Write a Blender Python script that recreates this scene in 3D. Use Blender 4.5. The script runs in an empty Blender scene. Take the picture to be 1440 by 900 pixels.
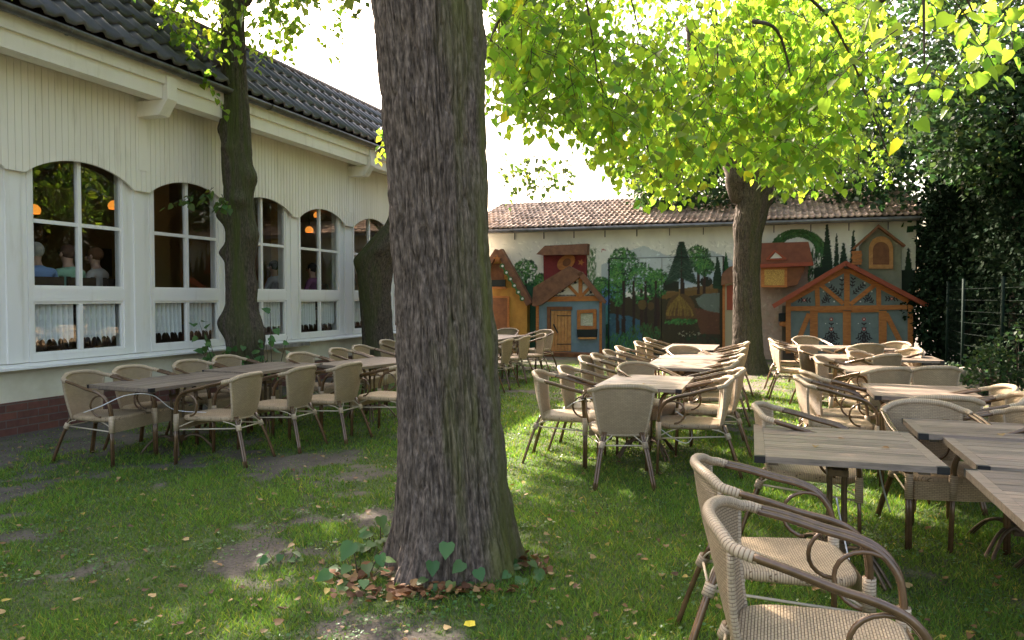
import bpy, math, random
import numpy as np
from mathutils import Vector, Matrix
random.seed(7); RNG = np.random.default_rng(11)
PI = math.pi; R = math.radians
SC = bpy.context.scene; COL = SC.collection

# ---------------------------------------------------------------- camera
F_PX = 1050.0; CZ = 1.55; PITCH = math.atan(32/1050.0)
cam = bpy.data.cameras.new('camera'); cam_o = bpy.data.objects.new('camera', cam); COL.objects.link(cam_o)
cam.lens = 36*F_PX/1440; cam.sensor_width = 36; cam.clip_end = 2000; cam.clip_start = 0.05
cam_o.location = (0, 0, CZ); cam_o.rotation_euler = (PI/2-PITCH, 0, 0); SC.camera = cam_o

# ---------------------------------------------------------------- light
SUN_EL = R(38); SUN_AZ = R(-30)          # azimuth from +Y towards +X
SUNV = np.array([math.sin(SUN_AZ)*math.cos(SUN_EL), math.cos(SUN_AZ)*math.cos(SUN_EL), math.sin(SUN_EL)])
w = bpy.data.worlds.new('World'); SC.world = w; w.use_nodes = True
nt = w.node_tree; bg = nt.nodes['Background']
sky = nt.nodes.new('ShaderNodeTexSky'); sky.sky_type = 'NISHITA'; sky.sun_disc = False
sky.sun_elevation = SUN_EL; sky.sun_rotation = SUN_AZ; sky.air_density = 1.3; sky.dust_density = 6.0; sky.ozone_density = 0.6
nt.links.new(sky.outputs[0], bg.inputs[0]); bg.inputs[1].default_value = 0.15
sl = bpy.data.lights.new('sun', 'SUN'); sl.energy = 5.0; sl.angle = R(0.53); sl.color = (1, 0.93, 0.82)
so = bpy.data.objects.new('sun', sl); COL.objects.link(so); so.location = (0, 0, 30)
so.rotation_euler = Vector(SUNV).to_track_quat('Z', 'Y').to_euler()
SC.view_settings.view_transform = 'Standard'; SC.view_settings.look = 'None'
SC.view_settings.gamma = 1; SC.view_settings.exposure = 2.32
SC.view_settings.use_white_balance = True; SC.view_settings.white_balance_temperature = 7000; SC.view_settings.white_balance_tint = 18
SC.cycles.max_bounces = 7; SC.cycles.diffuse_bounces = 4; SC.cycles.transmission_bounces = 5; SC.cycles.transparent_max_bounces = 8
SC.cycles.use_denoising = True
SC.cycles.sample_clamp_indirect = 6

# ---------------------------------------------------------------- geometry from the surveyed view
CF = np.array([0, math.cos(PITCH), -math.sin(PITCH)]); CU = np.array([0, math.sin(PITCH), math.cos(PITCH)])
def ray(px, py):
    return np.array([(px-720)/F_PX, 0, 0]) + CF - (py-450)/F_PX*CU
def at_z(px, py, z):
    d = ray(px, py); k = (z-CZ)/d[2]; return np.array([0, 0, CZ]) + d*k
def project(P):
    P = np.asarray(P, float); q = P - np.array([0, 0, CZ])
    dep = q@CF; return 720+F_PX*q[..., 0]/dep, 450-F_PX*(q@CU)/dep, dep
U = np.array([0.330, 0.944, 0]); U /= np.linalg.norm(U)      # along the restaurant wall, away
N = np.array([U[1], -U[0], 0])                              # out of the restaurant wall, along the back wall
LW = np.array([-5.66, 8.26, 0]); BW = np.array([1.55, 20.3, 0])
def on_back(px, py, off=0.0):
    """pixel -> (s, z) on the back wall plane moved off towards the camera"""
    d = ray(px, py); o = BW - U*off; k = (o@U)/(d@U); p = np.array([0, 0, CZ]) + d*k
    return (p-BW)@N, p[2]
def lwp(t, off, z):          # left wall frame
    return LW + U*t + N*off + np.array([0, 0, z])
def bwp(s, off, z):          # back wall frame, off towards the yard
    return BW + N*s - U*off + np.array([0, 0, z])

# ---------------------------------------------------------------- object helpers
def tag(o, label=None, cat=None, group=None, kind=None):
    if label: o['label'] = label
    if cat: o['category'] = cat
    if group: o['group'] = group
    if kind: o['kind'] = kind
    return o
def empty(name, loc=(0, 0, 0), rz=0, label=None, cat=None, group=None):
    o = bpy.data.objects.new(name, None); COL.objects.link(o); o.location = Vector([float(v) for v in loc]); o.rotation_euler = (0, 0, rz)
    o.empty_display_size = 0.1
    return tag(o, label, cat, group)
def mesh_np(name, V, faces_flat, counts, m, parent=None, smooth=False, uv=None, col=None, midx=None):
    me = bpy.data.meshes.new(name); V = np.asarray(V, np.float32); n = len(V)
    me.vertices.add(n); me.vertices.foreach_set('co', V.ravel())
    ff = np.asarray(faces_flat, np.int32); cn = np.asarray(counts, np.int32)
    me.loops.add(len(ff)); me.loops.foreach_set('vertex_index', ff)
    me.polygons.add(len(cn)); st = np.concatenate([[0], np.cumsum(cn)[:-1]]).astype(np.int32)
    me.polygons.foreach_set('loop_start', st); me.polygons.foreach_set('loop_total', cn)
    if smooth: me.polygons.foreach_set('use_smooth', np.ones(len(cn), bool))
    if midx is not None: me.polygons.foreach_set('material_index', np.asarray(midx, np.int32))
    me.update(calc_edges=True)
    if uv is not None:
        l = me.uv_layers.new(name='UVMap'); l.data.foreach_set('uv', np.asarray(uv, np.float32)[ff].ravel())
    if col is not None:
        a = me.color_attributes.new('Col', 'FLOAT_COLOR', 'POINT'); c = np.ones((n, 4), np.float32); c[:, :3] = col
        a.data.foreach_set('color', c.ravel())
    for mm in (m if isinstance(m, (list, tuple)) else [m]): me.materials.append(mm)
    o = bpy.data.objects.new(name, me); COL.objects.link(o)
    if parent is not None: o.parent = parent
    return o

class MB:
    def __init__(s): s.v = []; s.f = []; s.uv = []; s.m = []; s.c = []; s.cm = 0; s.cc = (1, 1, 1)
    def add(s, vs, fs, uv=None):
        b = len(s.v); s.v += [tuple(float(a) for a in p) for p in vs]
        s.f += [tuple(b+i for i in f) for f in fs]; s.m += [s.cm]*len(fs); s.c += [s.cc]*len(vs)
        s.uv += [tuple(q) for q in uv] if uv is not None else [(float(p[0]+p[1]), float(p[2])) for p in vs]
        return s
    def hexa(s, p):   # 8 points: bottom 4 ccw, top 4
        return s.add(p, [(0, 3, 2, 1), (4, 5, 6, 7), (0, 1, 5, 4), (1, 2, 6, 5), (2, 3, 7, 6), (3, 0, 4, 7)])
    def box(s, a, b):
        x0, y0, z0 = a; x1, y1, z1 = b
        return s.hexa([(x0, y0, z0), (x1, y0, z0), (x1, y1, z0), (x0, y1, z0), (x0, y0, z1), (x1, y0, z1), (x1, y1, z1), (x0, y1, z1)])
    def lbox(s, t0, t1, o0, o1, z0, z1):   # box in the restaurant wall frame
        return s.hexa([lwp(t0, o0, z0), lwp(t0, o1, z0), lwp(t1, o1, z0), lwp(t1, o0, z0), lwp(t0, o0, z1), lwp(t0, o1, z1), lwp(t1, o1, z1), lwp(t1, o0, z1)])
    def bbox(s, s0, s1, o0, o1, z0, z1):   # box in the back wall frame
        return s.hexa([bwp(s0, o1, z0), bwp(s1, o1, z0), bwp(s1, o0, z0), bwp(s0, o0, z0), bwp(s0, o1, z1), bwp(s1, o1, z1), bwp(s1, o0, z1), bwp(s0, o0, z1)])
    def tube(s, pts, r, seg=8, caps=True, sub=0):
        P = [np.array(p, float) for p in pts]; rr = list(r) if hasattr(r, '__len__') else [r]*len(P)
        if sub: P, rr = smooth_path(P, rr, sub)
        n = len(P); T = []
        for i in range(n):
            t = P[min(i+1, n-1)]-P[max(i-1, 0)]; T.append(t/(np.linalg.norm(t)+1e-9))
        a = np.array([0, 0, 1.0]) if abs(T[0][2]) < .9 else np.array([1.0, 0, 0])
        vs = []; uv = []; L = 0
        for i in range(n):
            a = a - T[i]*(a@T[i]); a /= (np.linalg.norm(a)+1e-9); b = np.cross(T[i], a)
            if i: L += np.linalg.norm(P[i]-P[i-1])
            for k in range(seg):
                th = 2*PI*k/seg; vs.append(P[i]+rr[i]*(math.cos(th)*a+math.sin(th)*b)); uv.append((k/seg*2*PI*rr[i], L))
        fs = [(i*seg+k, i*seg+(k+1) % seg, (i+1)*seg+(k+1) % seg, (i+1)*seg+k) for i in range(n-1) for k in range(seg)]
        if caps: fs += [tuple(range(seg-1, -1, -1)), tuple((n-1)*seg+k for k in range(seg))]
        return s.add(vs, fs, uv)
    def build(s, name, m, parent=None, smooth=False, col=False):
        me = bpy.data.meshes.new(name); me.from_pydata(s.v, [], s.f); me.update()
        if not s.v: return None
        l = me.uv_layers.new(name='UVMap'); idx = np.empty(len(me.loops), np.int32); me.loops.foreach_get('vertex_index', idx)
        l.data.foreach_set('uv', np.array(s.uv, np.float32)[idx].ravel())
        if smooth: me.polygons.foreach_set('use_smooth', np.ones(len(me.polygons), bool))
        me.polygons.foreach_set('material_index', np.array(s.m, np.int32))
        if col:
            a = me.color_attributes.new('Col', 'FLOAT_COLOR', 'POINT'); c = np.ones((len(s.v), 4), np.float32); c[:, :3] = np.array(s.c)
            a.data.foreach_set('color', c.ravel())
        for mm in (m if isinstance(m, (list, tuple)) else [m]): me.materials.append(mm)
        o = bpy.data.objects.new(name, me); COL.objects.link(o)
        if parent is not None: o.parent = parent
        return o
def smooth_path(P, rr, sub):
    out = []; ro = []; n = len(P)
    for i in range(n-1):
        p0 = P[max(i-1, 0)]; p1 = P[i]; p2 = P[i+1]; p3 = P[min(i+2, n-1)]
        for k in range(sub):
            t = k/sub
            out.append(.5*((2*p1)+(-p0+p2)*t+(2*p0-5*p1+4*p2-p3)*t*t+(-p0+3*p1-3*p2+p3)*t**3)); ro.append(rr[i]*(1-t)+rr[i+1]*t)
    out.append(P[-1]); ro.append(rr[-1]); return out, ro
def copy_tree(o, parent=None):
    c = o.copy(); COL.objects.link(c); c.parent = parent
    for ch in list(o.children): copy_tree(ch, c)
    return c

# ---------------------------------------------------------------- noise
def _h(ix, iy, iz, seed):
    h = (ix.astype(np.int64)*374761393 + iy.astype(np.int64)*668265263 + iz.astype(np.int64)*2147483647 + seed*1274126177) & 0xffffffff
    h = ((h ^ (h >> 13))*1274126177) & 0xffffffff
    h = ((h ^ (h >> 15))*1103515245) & 0xffffffff
    return ((h ^ (h >> 16)) & 0xffff)/65535.0
def noise(x, y, z=None, seed=0):
    x = np.asarray(x, float); y = np.asarray(y, float); z = np.zeros_like(x) if z is None else np.asarray(z, float)
    xi = np.floor(x); yi = np.floor(y); zi = np.floor(z); fx = x-xi; fy = y-yi; fz = z-zi
    fx = fx*fx*(3-2*fx); fy = fy*fy*(3-2*fy); fz = fz*fz*(3-2*fz); r = 0
    for dx in (0, 1):
        for dy in (0, 1):
            for dz in (0, 1):
                wgt = (fx if dx else 1-fx)*(fy if dy else 1-fy)*(fz if dz else 1-fz)
                r = r + wgt*_h(xi+dx, yi+dy, zi+dz, seed)
    return r
def fbm(x, y, z=None, o=4, seed=0):
    a = 1.; s = 0; t = 0
    for i in range(o):
        s = s + a*noise(np.asarray(x)*2**i, np.asarray(y)*2**i, None if z is None else np.asarray(z)*2**i, seed+i*17); t += a; a *= .5
    return s/t

# ---------------------------------------------------------------- materials
def mat(name, base, rough=.7, metal=0., spec=.4, attr=False, var=None, bump=None, dirt=None, coords='Object', scale_v=(1, 1, 1)):
    """var=(noise scale, second colour, contrast lo, hi); bump=(scale, strength, distance); attr multiplies the Col attribute"""
    m = bpy.data.materials.new(name); m.use_nodes = True; nt = m.node_tree; n = nt.nodes; L = nt.links
    b = n['Principled BSDF']; b.inputs['Roughness'].default_value = rough; b.inputs['Metallic'].default_value = metal
    b.inputs['Specular IOR Level'].default_value = spec
    tc = n.new('ShaderNodeTexCoord'); mp = n.new('ShaderNodeMapping'); mp.inputs['Scale'].default_value = scale_v
    L.new(tc.outputs[coords], mp.inputs[0])
    rgb = n.new('ShaderNodeRGB'); rgb.outputs[0].default_value = (*base, 1); c = rgb.outputs[0]
    for q in ([var] if var else []) + ([dirt] if dirt else []):
        t = n.new('ShaderNodeTexNoise'); t.inputs['Scale'].default_value = q[0]; t.inputs['Detail'].default_value = 5; t.inputs['Roughness'].default_value = .62
        L.new(mp.outputs[0], t.inputs['Vector'])
        r = n.new('ShaderNodeMapRange'); r.inputs[1].default_value = q[2]; r.inputs[2].default_value = q[3]; L.new(t.outputs[0], r.inputs[0])
        x = n.new('ShaderNodeMix'); x.data_type = 'RGBA'; L.new(r.outputs[0], x.inputs[0]); L.new(c, x.inputs[6]); x.inputs[7].default_value = (*q[1], 1); c = x.outputs[2]
    if attr:
        a = n.new('ShaderNodeAttribute'); a.attribute_name = 'Col'; x = n.new('ShaderNodeMix'); x.data_type = 'RGBA'; x.blend_type = 'MULTIPLY'
        x.inputs[0].default_value = 1; L.new(c, x.inputs[6]); L.new(a.outputs[0], x.inputs[7]); c = x.outputs[2]
    L.new(c, b.inputs['Base Color'])
    if bump:
        t = n.new('ShaderNodeTexNoise'); t.inputs['Scale'].default_value = bump[0]; t.inputs['Detail'].default_value = 4; L.new(mp.outputs[0], t.inputs['Vector'])
        bp = n.new('ShaderNodeBump'); bp.inputs['Strength'].default_value = bump[1]; bp.inputs['Distance'].default_value = bump[2]
        L.new(t.outputs[0], bp.inputs['Height']); L.new(bp.outputs[0], b.inputs['Normal'])
    return m
def leaf_mat(name, front, trans, tmix=.5, rough=.45, spec=.35):
    m = bpy.data.materials.new(name); m.use_nodes = True; nt = m.node_tree; n = nt.nodes; L = nt.links
    b = n['Principled BSDF']; b.inputs['Roughness'].default_value = rough; b.inputs['Specular IOR Level'].default_value = spec
    a = n.new('ShaderNodeAttribute'); a.attribute_name = 'Col'
    def mul(c):
        x = n.new('ShaderNodeMix'); x.data_type = 'RGBA'; x.blend_type = 'MULTIPLY'; x.inputs[0].default_value = 1
        x.inputs[6].default_value = (*c, 1); L.new(a.outputs[0], x.inputs[7]); return x.outputs[2]
    L.new(mul(front), b.inputs['Base Color'])
    t = n.new('ShaderNodeBsdfTranslucent'); L.new(mul(trans), t.inputs[0])
    mx = n.new('ShaderNodeMixShader'); mx.inputs[0].default_value = tmix
    L.new(b.outputs[0], mx.inputs[1]); L.new(t.outputs[0], mx.inputs[2]); L.new(mx.outputs[0], n['Material Output'].inputs[0])
    return m
def weave_mat(name, base, dark, bw=.027, rh=.0105, bump=.9):
    m = bpy.data.materials.new(name); m.use_nodes = True; nt = m.node_tree; n = nt.nodes; L = nt.links
    b = n['Principled BSDF']; b.inputs['Roughness'].default_value = .5; b.inputs['Specular IOR Level'].default_value = .35
    uv = n.new('ShaderNodeTexCoord')
    br = n.new('ShaderNodeTexBrick'); br.offset = .5; br.inputs['Scale'].default_value = 1.0
    br.inputs['Brick Width'].default_value = bw; br.inputs['Row Height'].default_value = rh; br.inputs['Mortar Size'].default_value = rh*.16
    br.inputs['Mortar Smooth'].default_value = 1.0
    br.inputs['Color1'].default_value = (*base, 1); br.inputs['Color2'].default_value = (*[v*.84 for v in base], 1); br.inputs['Mortar'].default_value = (*dark, 1)
    L.new(uv.outputs['UV'], br.inputs['Vector'])
    ns = n.new('ShaderNodeTexNoise'); ns.inputs['Scale'].default_value = 6; L.new(uv.outputs['Object'], ns.inputs['Vector'])
    mx = n.new('ShaderNodeMix'); mx.data_type = 'RGBA'; mx.blend_type = 'MULTIPLY'; mx.inputs[0].default_value = .35
    oi = n.new('ShaderNodeObjectInfo'); mr = n.new('ShaderNodeMapRange'); mr.inputs[3].default_value = .74; mr.inputs[4].default_value = 1.08; L.new(oi.outputs['Random'], mr.inputs[0])
    m3 = n.new('ShaderNodeMix'); m3.data_type = 'RGBA'; m3.blend_type = 'MULTIPLY'; m3.inputs[0].default_value = 1; L.new(mx.outputs[2], m3.inputs[6]); L.new(mr.outputs[0], m3.inputs[7])
    L.new(br.outputs['Color'], mx.inputs[6]); L.new(ns.outputs[0], mx.inputs[7]); L.new(m3.outputs[2], b.inputs['Base Color'])
    iv = n.new('ShaderNodeMath'); iv.operation = 'SUBTRACT'; iv.inputs[0].default_value = 1; L.new(br.outputs['Fac'], iv.inputs[1])
    bp = n.new('ShaderNodeBump'); bp.inputs['Strength'].default_value = bump; bp.inputs['Distance'].default_value = .005
    L.new(iv.outputs[0], bp.inputs['Height']); L.new(bp.outputs[0], b.inputs['Normal'])
    return m
M = {}
M['weave'] = weave_mat('woven_cream', (.66, .49, .305), (.20, .13, .065))
M['wrap'] = weave_mat('wrapped_cream', (.66, .51, .34), (.28, .19, .11), .2, .013, .7)
M['tube'] = mat('bronze_tube', (.15, .085, .042), .22, .15, .7, var=(14, (.10, .058, .03), .4, .65))
M['iron'] = mat('bronze_iron', (.15, .10, .06), .4, .5, .5, var=(20, (.07, .05, .03), .4, .7))
M['rod'] = mat('pale_rod', (.50, .42, .30), .45)
M['teak'] = mat('weathered_teak', (.25, .192, .148), .45, 0, .6, attr=True, var=(9, (.12, .095, .075), .42, .68), bump=(60, .35, .002), scale_v=(.6, 6, 6))
M['blackcap'] = mat('black_cap', (.012, .012, .014), .4)
M['cable'] = mat('pale_cable', (.55, .55, .55), .4)
M['cream'] = mat('cream_boards', (.84, .80, .70), .6, var=(1.2, (.77, .72, .60), .45, .75), dirt=(7, (.58, .53, .42), .56, .85), scale_v=(1, 1, .16))
M['whitep'] = mat('white_paint', (.82, .81, .77), .45, var=(6, (.66, .63, .55), .55, .85), scale_v=(1, 1, .2))
M['render'] = mat('cream_render', (.70, .65, .52), .85, var=(1.5, (.52, .46, .33), .45, .8), bump=(90, .25, .004))
M['zinc'] = mat('zinc_gutter', (.17, .17, .17), .42, .55, var=(4, (.08, .075, .06), .4, .7))
M['tile'] = mat('dark_glazed_tile', (.055, .053, .058), .33, 0, .6, var=(4, (.10, .085, .06), .55, .8))
M['redtile'] = mat('red_brown_tile', (.36, .20, .12), .75, var=(2.5, (.20, .12, .08), .4, .65), dirt=(11, (.10, .10, .05), .55, .75))
M['soil'] = mat('soil_dark', (.10, .075, .055), .95, bump=(30, .6, .02))
M['curtain'] = None
M['orange'] = mat('orange_timber', (.48, .18, .045), .6, var=(7, (.33, .11, .03), .4, .7), scale_v=(1, 1, 4))
M['pine'] = mat('pine_door', (.55, .27, .09), .55, var=(9, (.38, .16, .05), .4, .7))
M['redboard'] = mat('red_board', (.31, .065, .03), .6, var=(5, (.26, .05, .02), .4, .7))
M['shingle'] = mat('brown_shingle', (.23, .105, .055), .75, var=(6, (.13, .06, .035), .4, .7))
M['shingle2'] = mat('red_shingle', (.22, .075, .04), .75, var=(6, (.16, .05, .03), .4, .7))
M['bluewall'] = mat('blue_grey_board', (.17, .26, .31), .75, var=(5, (.13, .21, .25), .45, .7), bump=(70, .3, .003))
M['yellow'] = mat('ochre_board', (.46, .24, .045), .7, var=(4, (.33, .16, .03), .4, .7))
M['crimson'] = mat('crimson_board', (.23, .03, .03), .7, var=(4, (.15, .02, .02), .4, .7))
M['browndoor'] = mat('brown_door', (.22, .085, .03), .6, var=(7, (.14, .05, .02), .4, .7))
M['stucco'] = mat('grey_green_stucco', (.25, .25, .18), .85, var=(5, (.18, .18, .12), .4, .7))
M['black'] = mat('near_black', (.02, .02, .02), .7)
M['whiteboard'] = mat('white_infill', (.62, .60, .54), .7)
M['goldpane'] = mat('gold_pane', (.60, .38, .09), .35, var=(60, (.28, .14, .03), .45, .6))
M['planter'] = mat('dark_planting', (.02, .025, .022), .9)
M['fencegreen'] = mat('green_post', (.004, .017, .012), .8, spec=.2)
M['stone'] = mat('grey_stone', (.30, .27, .23), .9, var=(6, (.13, .12, .10), .4, .7), bump=(20, .6, .02))
M['twig'] = mat('dark_twig', (.07, .05, .035), .85)
M['skin'] = mat('skin', (.55, .33, .24), .55)
M['ochre_in'] = mat('ochre_interior', (.34, .23, .09), .85)
M['dark_in'] = mat('dark_wood_interior', (.06, .035, .02), .6)
M['decal'] = mat('dark_ornament_paint', (.035, .03, .035), .7)
M['decalred'] = mat('red_ornament_paint', (.35, .04, .04), .7)
M['decalwhite'] = mat('white_ornament_paint', (.7, .7, .66), .7)
M['paint'] = mat('mural_paint', (1, 1, 1), .7, attr=True, bump=(50, .15, .002))
# plinth bricks, glass, lace
def brick_mat():
    m = bpy.data.materials.new('brown_brick'); m.use_nodes = True; nt = m.node_tree; n = nt.nodes; L = nt.links; b = n['Principled BSDF']; b.inputs['Roughness'].default_value = .8
    tc = n.new('ShaderNodeTexCoord'); br = n.new('ShaderNodeTexBrick'); br.inputs['Scale'].default_value = 1; br.inputs['Brick Width'].default_value = .33; br.inputs['Row Height'].default_value = .088
    br.inputs['Mortar Size'].default_value = .007; br.inputs['Color1'].default_value = (.21, .075, .05, 1); br.inputs['Color2'].default_value = (.13, .05, .04, 1); br.inputs['Mortar'].default_value = (.16, .12, .10, 1)
    ns = n.new('ShaderNodeTexNoise'); ns.inputs['Scale'].default_value = 14; L.new(tc.outputs['Object'], ns.inputs['Vector'])
    mx = n.new('ShaderNodeMix'); mx.data_type = 'RGBA'; mx.blend_type = 'MULTIPLY'; mx.inputs[0].default_value = .5
    L.new(tc.outputs['UV'], br.inputs['Vector']); L.new(br.outputs['Color'], mx.inputs[6]); L.new(ns.outputs[0], mx.inputs[7]); L.new(mx.outputs[2], b.inputs['Base Color'])
    bp = n.new('ShaderNodeBump'); bp.inputs['Strength'].default_value = .6; bp.inputs['Distance'].default_value = .006; bp.invert = True
    L.new(br.outputs['Fac'], bp.inputs['Height']); L.new(bp.outputs[0], b.inputs['Normal']); return m
M['brick'] = brick_mat()
def glass_mat():
    m = bpy.data.materials.new('window_glass'); m.use_nodes = True; nt = m.node_tree; n = nt.nodes; L = nt.links; n.remove(n['Principled BSDF'])
    t = n.new('ShaderNodeBsdfTransparent'); t.inputs[0].default_value = (.88, .91, .90, 1); g = n.new('ShaderNodeBsdfGlossy'); g.inputs['Roughness'].default_value = .012
    lw = n.new('ShaderNodeLayerWeight'); lw.inputs[0].default_value = .5; pw = n.new('ShaderNodeMath'); pw.operation = 'POWER'; pw.inputs[1].default_value = 4.2; L.new(lw.outputs['Facing'], pw.inputs[0]); f = n.new('ShaderNodeMath'); f.operation = 'MULTIPLY_ADD'; f.inputs[1].default_value = .88; f.inputs[2].default_value = .10; L.new(pw.outputs[0], f.inputs[0])
    ns = n.new('ShaderNodeTexNoise'); ns.inputs['Scale'].default_value = 1.6; tc = n.new('ShaderNodeTexCoord'); L.new(tc.outputs['Object'], ns.inputs['Vector'])
    bp = n.new('ShaderNodeBump'); bp.inputs['Strength'].default_value = .12; bp.inputs['Distance'].default_value = .02; L.new(ns.outputs[0], bp.inputs['Height']); L.new(bp.outputs[0], g.inputs['Normal'])
    mx = n.new('ShaderNodeMixShader'); L.new(f.outputs[0], mx.inputs[0]); L.new(t.outputs[0], mx.inputs[1]); L.new(g.outputs[0], mx.inputs[2]); L.new(mx.outputs[0], n['Material Output'].inputs[0]); return m
M['glass'] = glass_mat()
def lace_mat():
    m = bpy.data.materials.new('lace'); m.use_nodes = True; nt = m.node_tree; n = nt.nodes; L = nt.links; b = n['Principled BSDF']
    b.inputs['Base Color'].default_value = (.88, .90, .90, 1); b.inputs['Roughness'].default_value = .9
    tc = n.new('ShaderNodeTexCoord'); sp = n.new('ShaderNodeSeparateXYZ'); L.new(tc.outputs['UV'], sp.inputs[0])
    def mth(op, a, b_=None):
        x = n.new('ShaderNodeMath'); x.operation = op
        for i, q in enumerate((a, b_)):
            if q is None: continue
            if hasattr(q, 'is_output'): L.new(q, x.inputs[i])
            else: x.inputs[i].default_value = q
        return x.outputs[0]
    stripe = mth('GREATER_THAN', mth('SINE', mth('MULTIPLY', sp.outputs[0], 2*PI/.075)), .80)
    mot = mth('GREATER_THAN', mth('MULTIPLY', mth('SINE', mth('ADD', mth('MULTIPLY', sp.outputs[0], 2*PI/.075), PI)), mth('SINE', mth('MULTIPLY', sp.outputs[1], 2*PI/.21))), .55)
    ns = n.new('ShaderNodeTexNoise'); ns.inputs['Scale'].default_value = 90; L.new(tc.outputs['UV'], ns.inputs['Vector'])
    fac = mth('ADD', mth('MULTIPLY', mth('MAXIMUM', stripe, mot), .30), mth('ADD', mth('MULTIPLY', ns.outputs[0], .3), .66)); fac = mth('MINIMUM', fac, .95)
    t = n.new('ShaderNodeBsdfTransparent'); mx = n.new('ShaderNodeMixShader'); L.new(fac, mx.inputs[0]); L.new(t.outputs[0], mx.inputs[1]); L.new(b.outputs[0], mx.inputs[2])
    L.new(mx.outputs[0], n['Material Output'].inputs[0]); return m
M['lace'] = lace_mat()

# ================================================================ restaurant building
TA, TB = -5.2, 12.95
rest = empty('restaurant_building', LW, 0, 'cream boarded restaurant building with arched white windows and dark tiled roof', 'building')
def inrest(o): o.matrix_parent_inverse = Matrix.Translation(-Vector(LW.tolist())); return o
def rb(mb, name, m, parent=None, **k):
    o = mb.build(name, m, rest if parent is None else parent, **k)
    if parent is None: inrest(o)
    return o
rb(MB().lbox(TA, TB, -.25, .03, -.05, .37), 'brick_plinth', M['brick'])
rb(MB().lbox(TA, TB, -.25, .0, .37, .735), 'rendered_wall', M['render'])
rb(MB().hexa([lwp(TA, -.03, .735), lwp(TA, .13, .735), lwp(TB, .13, .735), lwp(TB, -.03, .735), lwp(TA, -.03, .80), lwp(TA, .13, .76), lwp(TB, .13, .76), lwp(TB, -.03, .80)]), 'window_sill', M['whitep'])
rb(MB().lbox(3.95, 5.35, .13, .34, .70, .765), 'stone_ledge', M['stone'])
WINS = [-3.25, -1.42, .33, 2.115, 3.80, 5.50, 7.33, 9.06, 10.75]; WW = 1.39
for i in range(len(WINS)+1):
    a = TA if i == 0 else WINS[i-1]+WW+.003; b_ = TB if i == len(WINS) else WINS[i]-.003
    m = MB(); m.lbox(a, b_, -.2, .0, .803, 3.3)
    c = (a+b_)/2; m.lbox(c-.085, c+.085, .0, .022, .803, 3.2)
    rb(m, 'pillar', M['whitep'])
def arch(t):
    z = 2.965
    for wv in WINS:
        x = (t-(wv+WW/2))/(WW/2+.06)
        if abs(x) < 1: z = 2.965 + .235*(1-x*x)**.85
    return z
m = MB(); bw = .0835; t = TA
while t < TB-.001:
    g = .006; n_ = 3
    for k in range(n_):
        a = t+g+(bw-2*g)*k/n_; b_ = t+g+(bw-2*g)*(k+1)/n_
        m.hexa([lwp(a, .055, arch(a)), lwp(a, .085, arch(a)), lwp(b_, .085, arch(b_)), lwp(b_, .055, arch(b_)), lwp(a, .055, 4.2), lwp(a, .085, 4.2), lwp(b_, .085, 4.2), lwp(b_, .055, 4.2)])
    a, b_ = t-.006, t+.006
    m.hexa([lwp(a, .05, arch(a)), lwp(a, .076, arch(a)), lwp(b_, .076, arch(b_)), lwp(b_, .05, arch(b_)), lwp(a, .05, 4.2), lwp(a, .076, 4.2), lwp(b_, .076, 4.2), lwp(b_, .05, 4.2)])
    t += bw
rb(m, 'boarded_frieze', M['cream'])
rb(MB().lbox(TA, TB, -.2, .05, 3.302, 4.5), 'upper_wall', M['cream'])
m = MB(); m.lbox(TA, TB, .30, .52, 4.14, 4.43); m.lbox(TA, TB, .05, .30, 4.34, 4.40); m.lbox(TA, TB, .52, .565, 4.33, 4.50); m.lbox(TA, TB, .27, .30, 4.16, 4.20)
rb(m, 'eaves_beam', M['cream'])
for tb in (-3.6, 1.93, 7.13, 12.3):
    m = MB(); a, b_ = tb-.085, tb+.085
    m.hexa([lwp(a, .086, 3.94), lwp(a, .46, 3.94), lwp(b_, .46, 3.94), lwp(b_, .086, 3.94), lwp(a, .086, 4.137), lwp(a, .60, 4.137), lwp(b_, .60, 4.137), lwp(b_, .086, 4.137)])
    m.hexa([lwp(a, .568, 4.137), lwp(a, .60, 4.137), lwp(b_, .60, 4.137), lwp(b_, .568, 4.137), lwp(a, .568, 4.44), lwp(a, .60, 4.44), lwp(b_, .60, 4.44), lwp(b_, .568, 4.44)])
    m.lbox(a, b_, .525, .566, 4.137, 4.325); m.lbox(tb-.07, tb+.07, .0, .092, 3.24, 3.94)
    rb(m, 'bracket', M['cream'])
# gutter
m = MB(); vs = []; ns_ = 9; tt = np.linspace(TA, TB, 20)
for q in tt:
    for k in range(ns_): th = PI+PI*k/(ns_-1); vs.append(lwp(q, .655+.075*math.cos(th), 4.535+.075*math.sin(th)))
    for k in range(ns_): th = 2*PI-PI*k/(ns_-1); vs.append(lwp(q, .655+.069*math.cos(th), 4.535+.069*math.sin(th)))
k2 = 2*ns_; m.add(vs, [(i*k2+k, i*k2+(k+1) % k2, (i+1)*k2+(k+1) % k2, (i+1)*k2+k) for i in range(len(tt)-1) for k in range(k2)])
for q in np.arange(TA+.3, TB, 1.75):
    m.tube([lwp(q, .655+.08*math.cos(a), 4.537+.08*math.sin(a)) for a in np.linspace(PI, 2*PI, 9)], .008, 5)
rb(m, 'gutter', M['zinc'], smooth=True)
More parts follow.
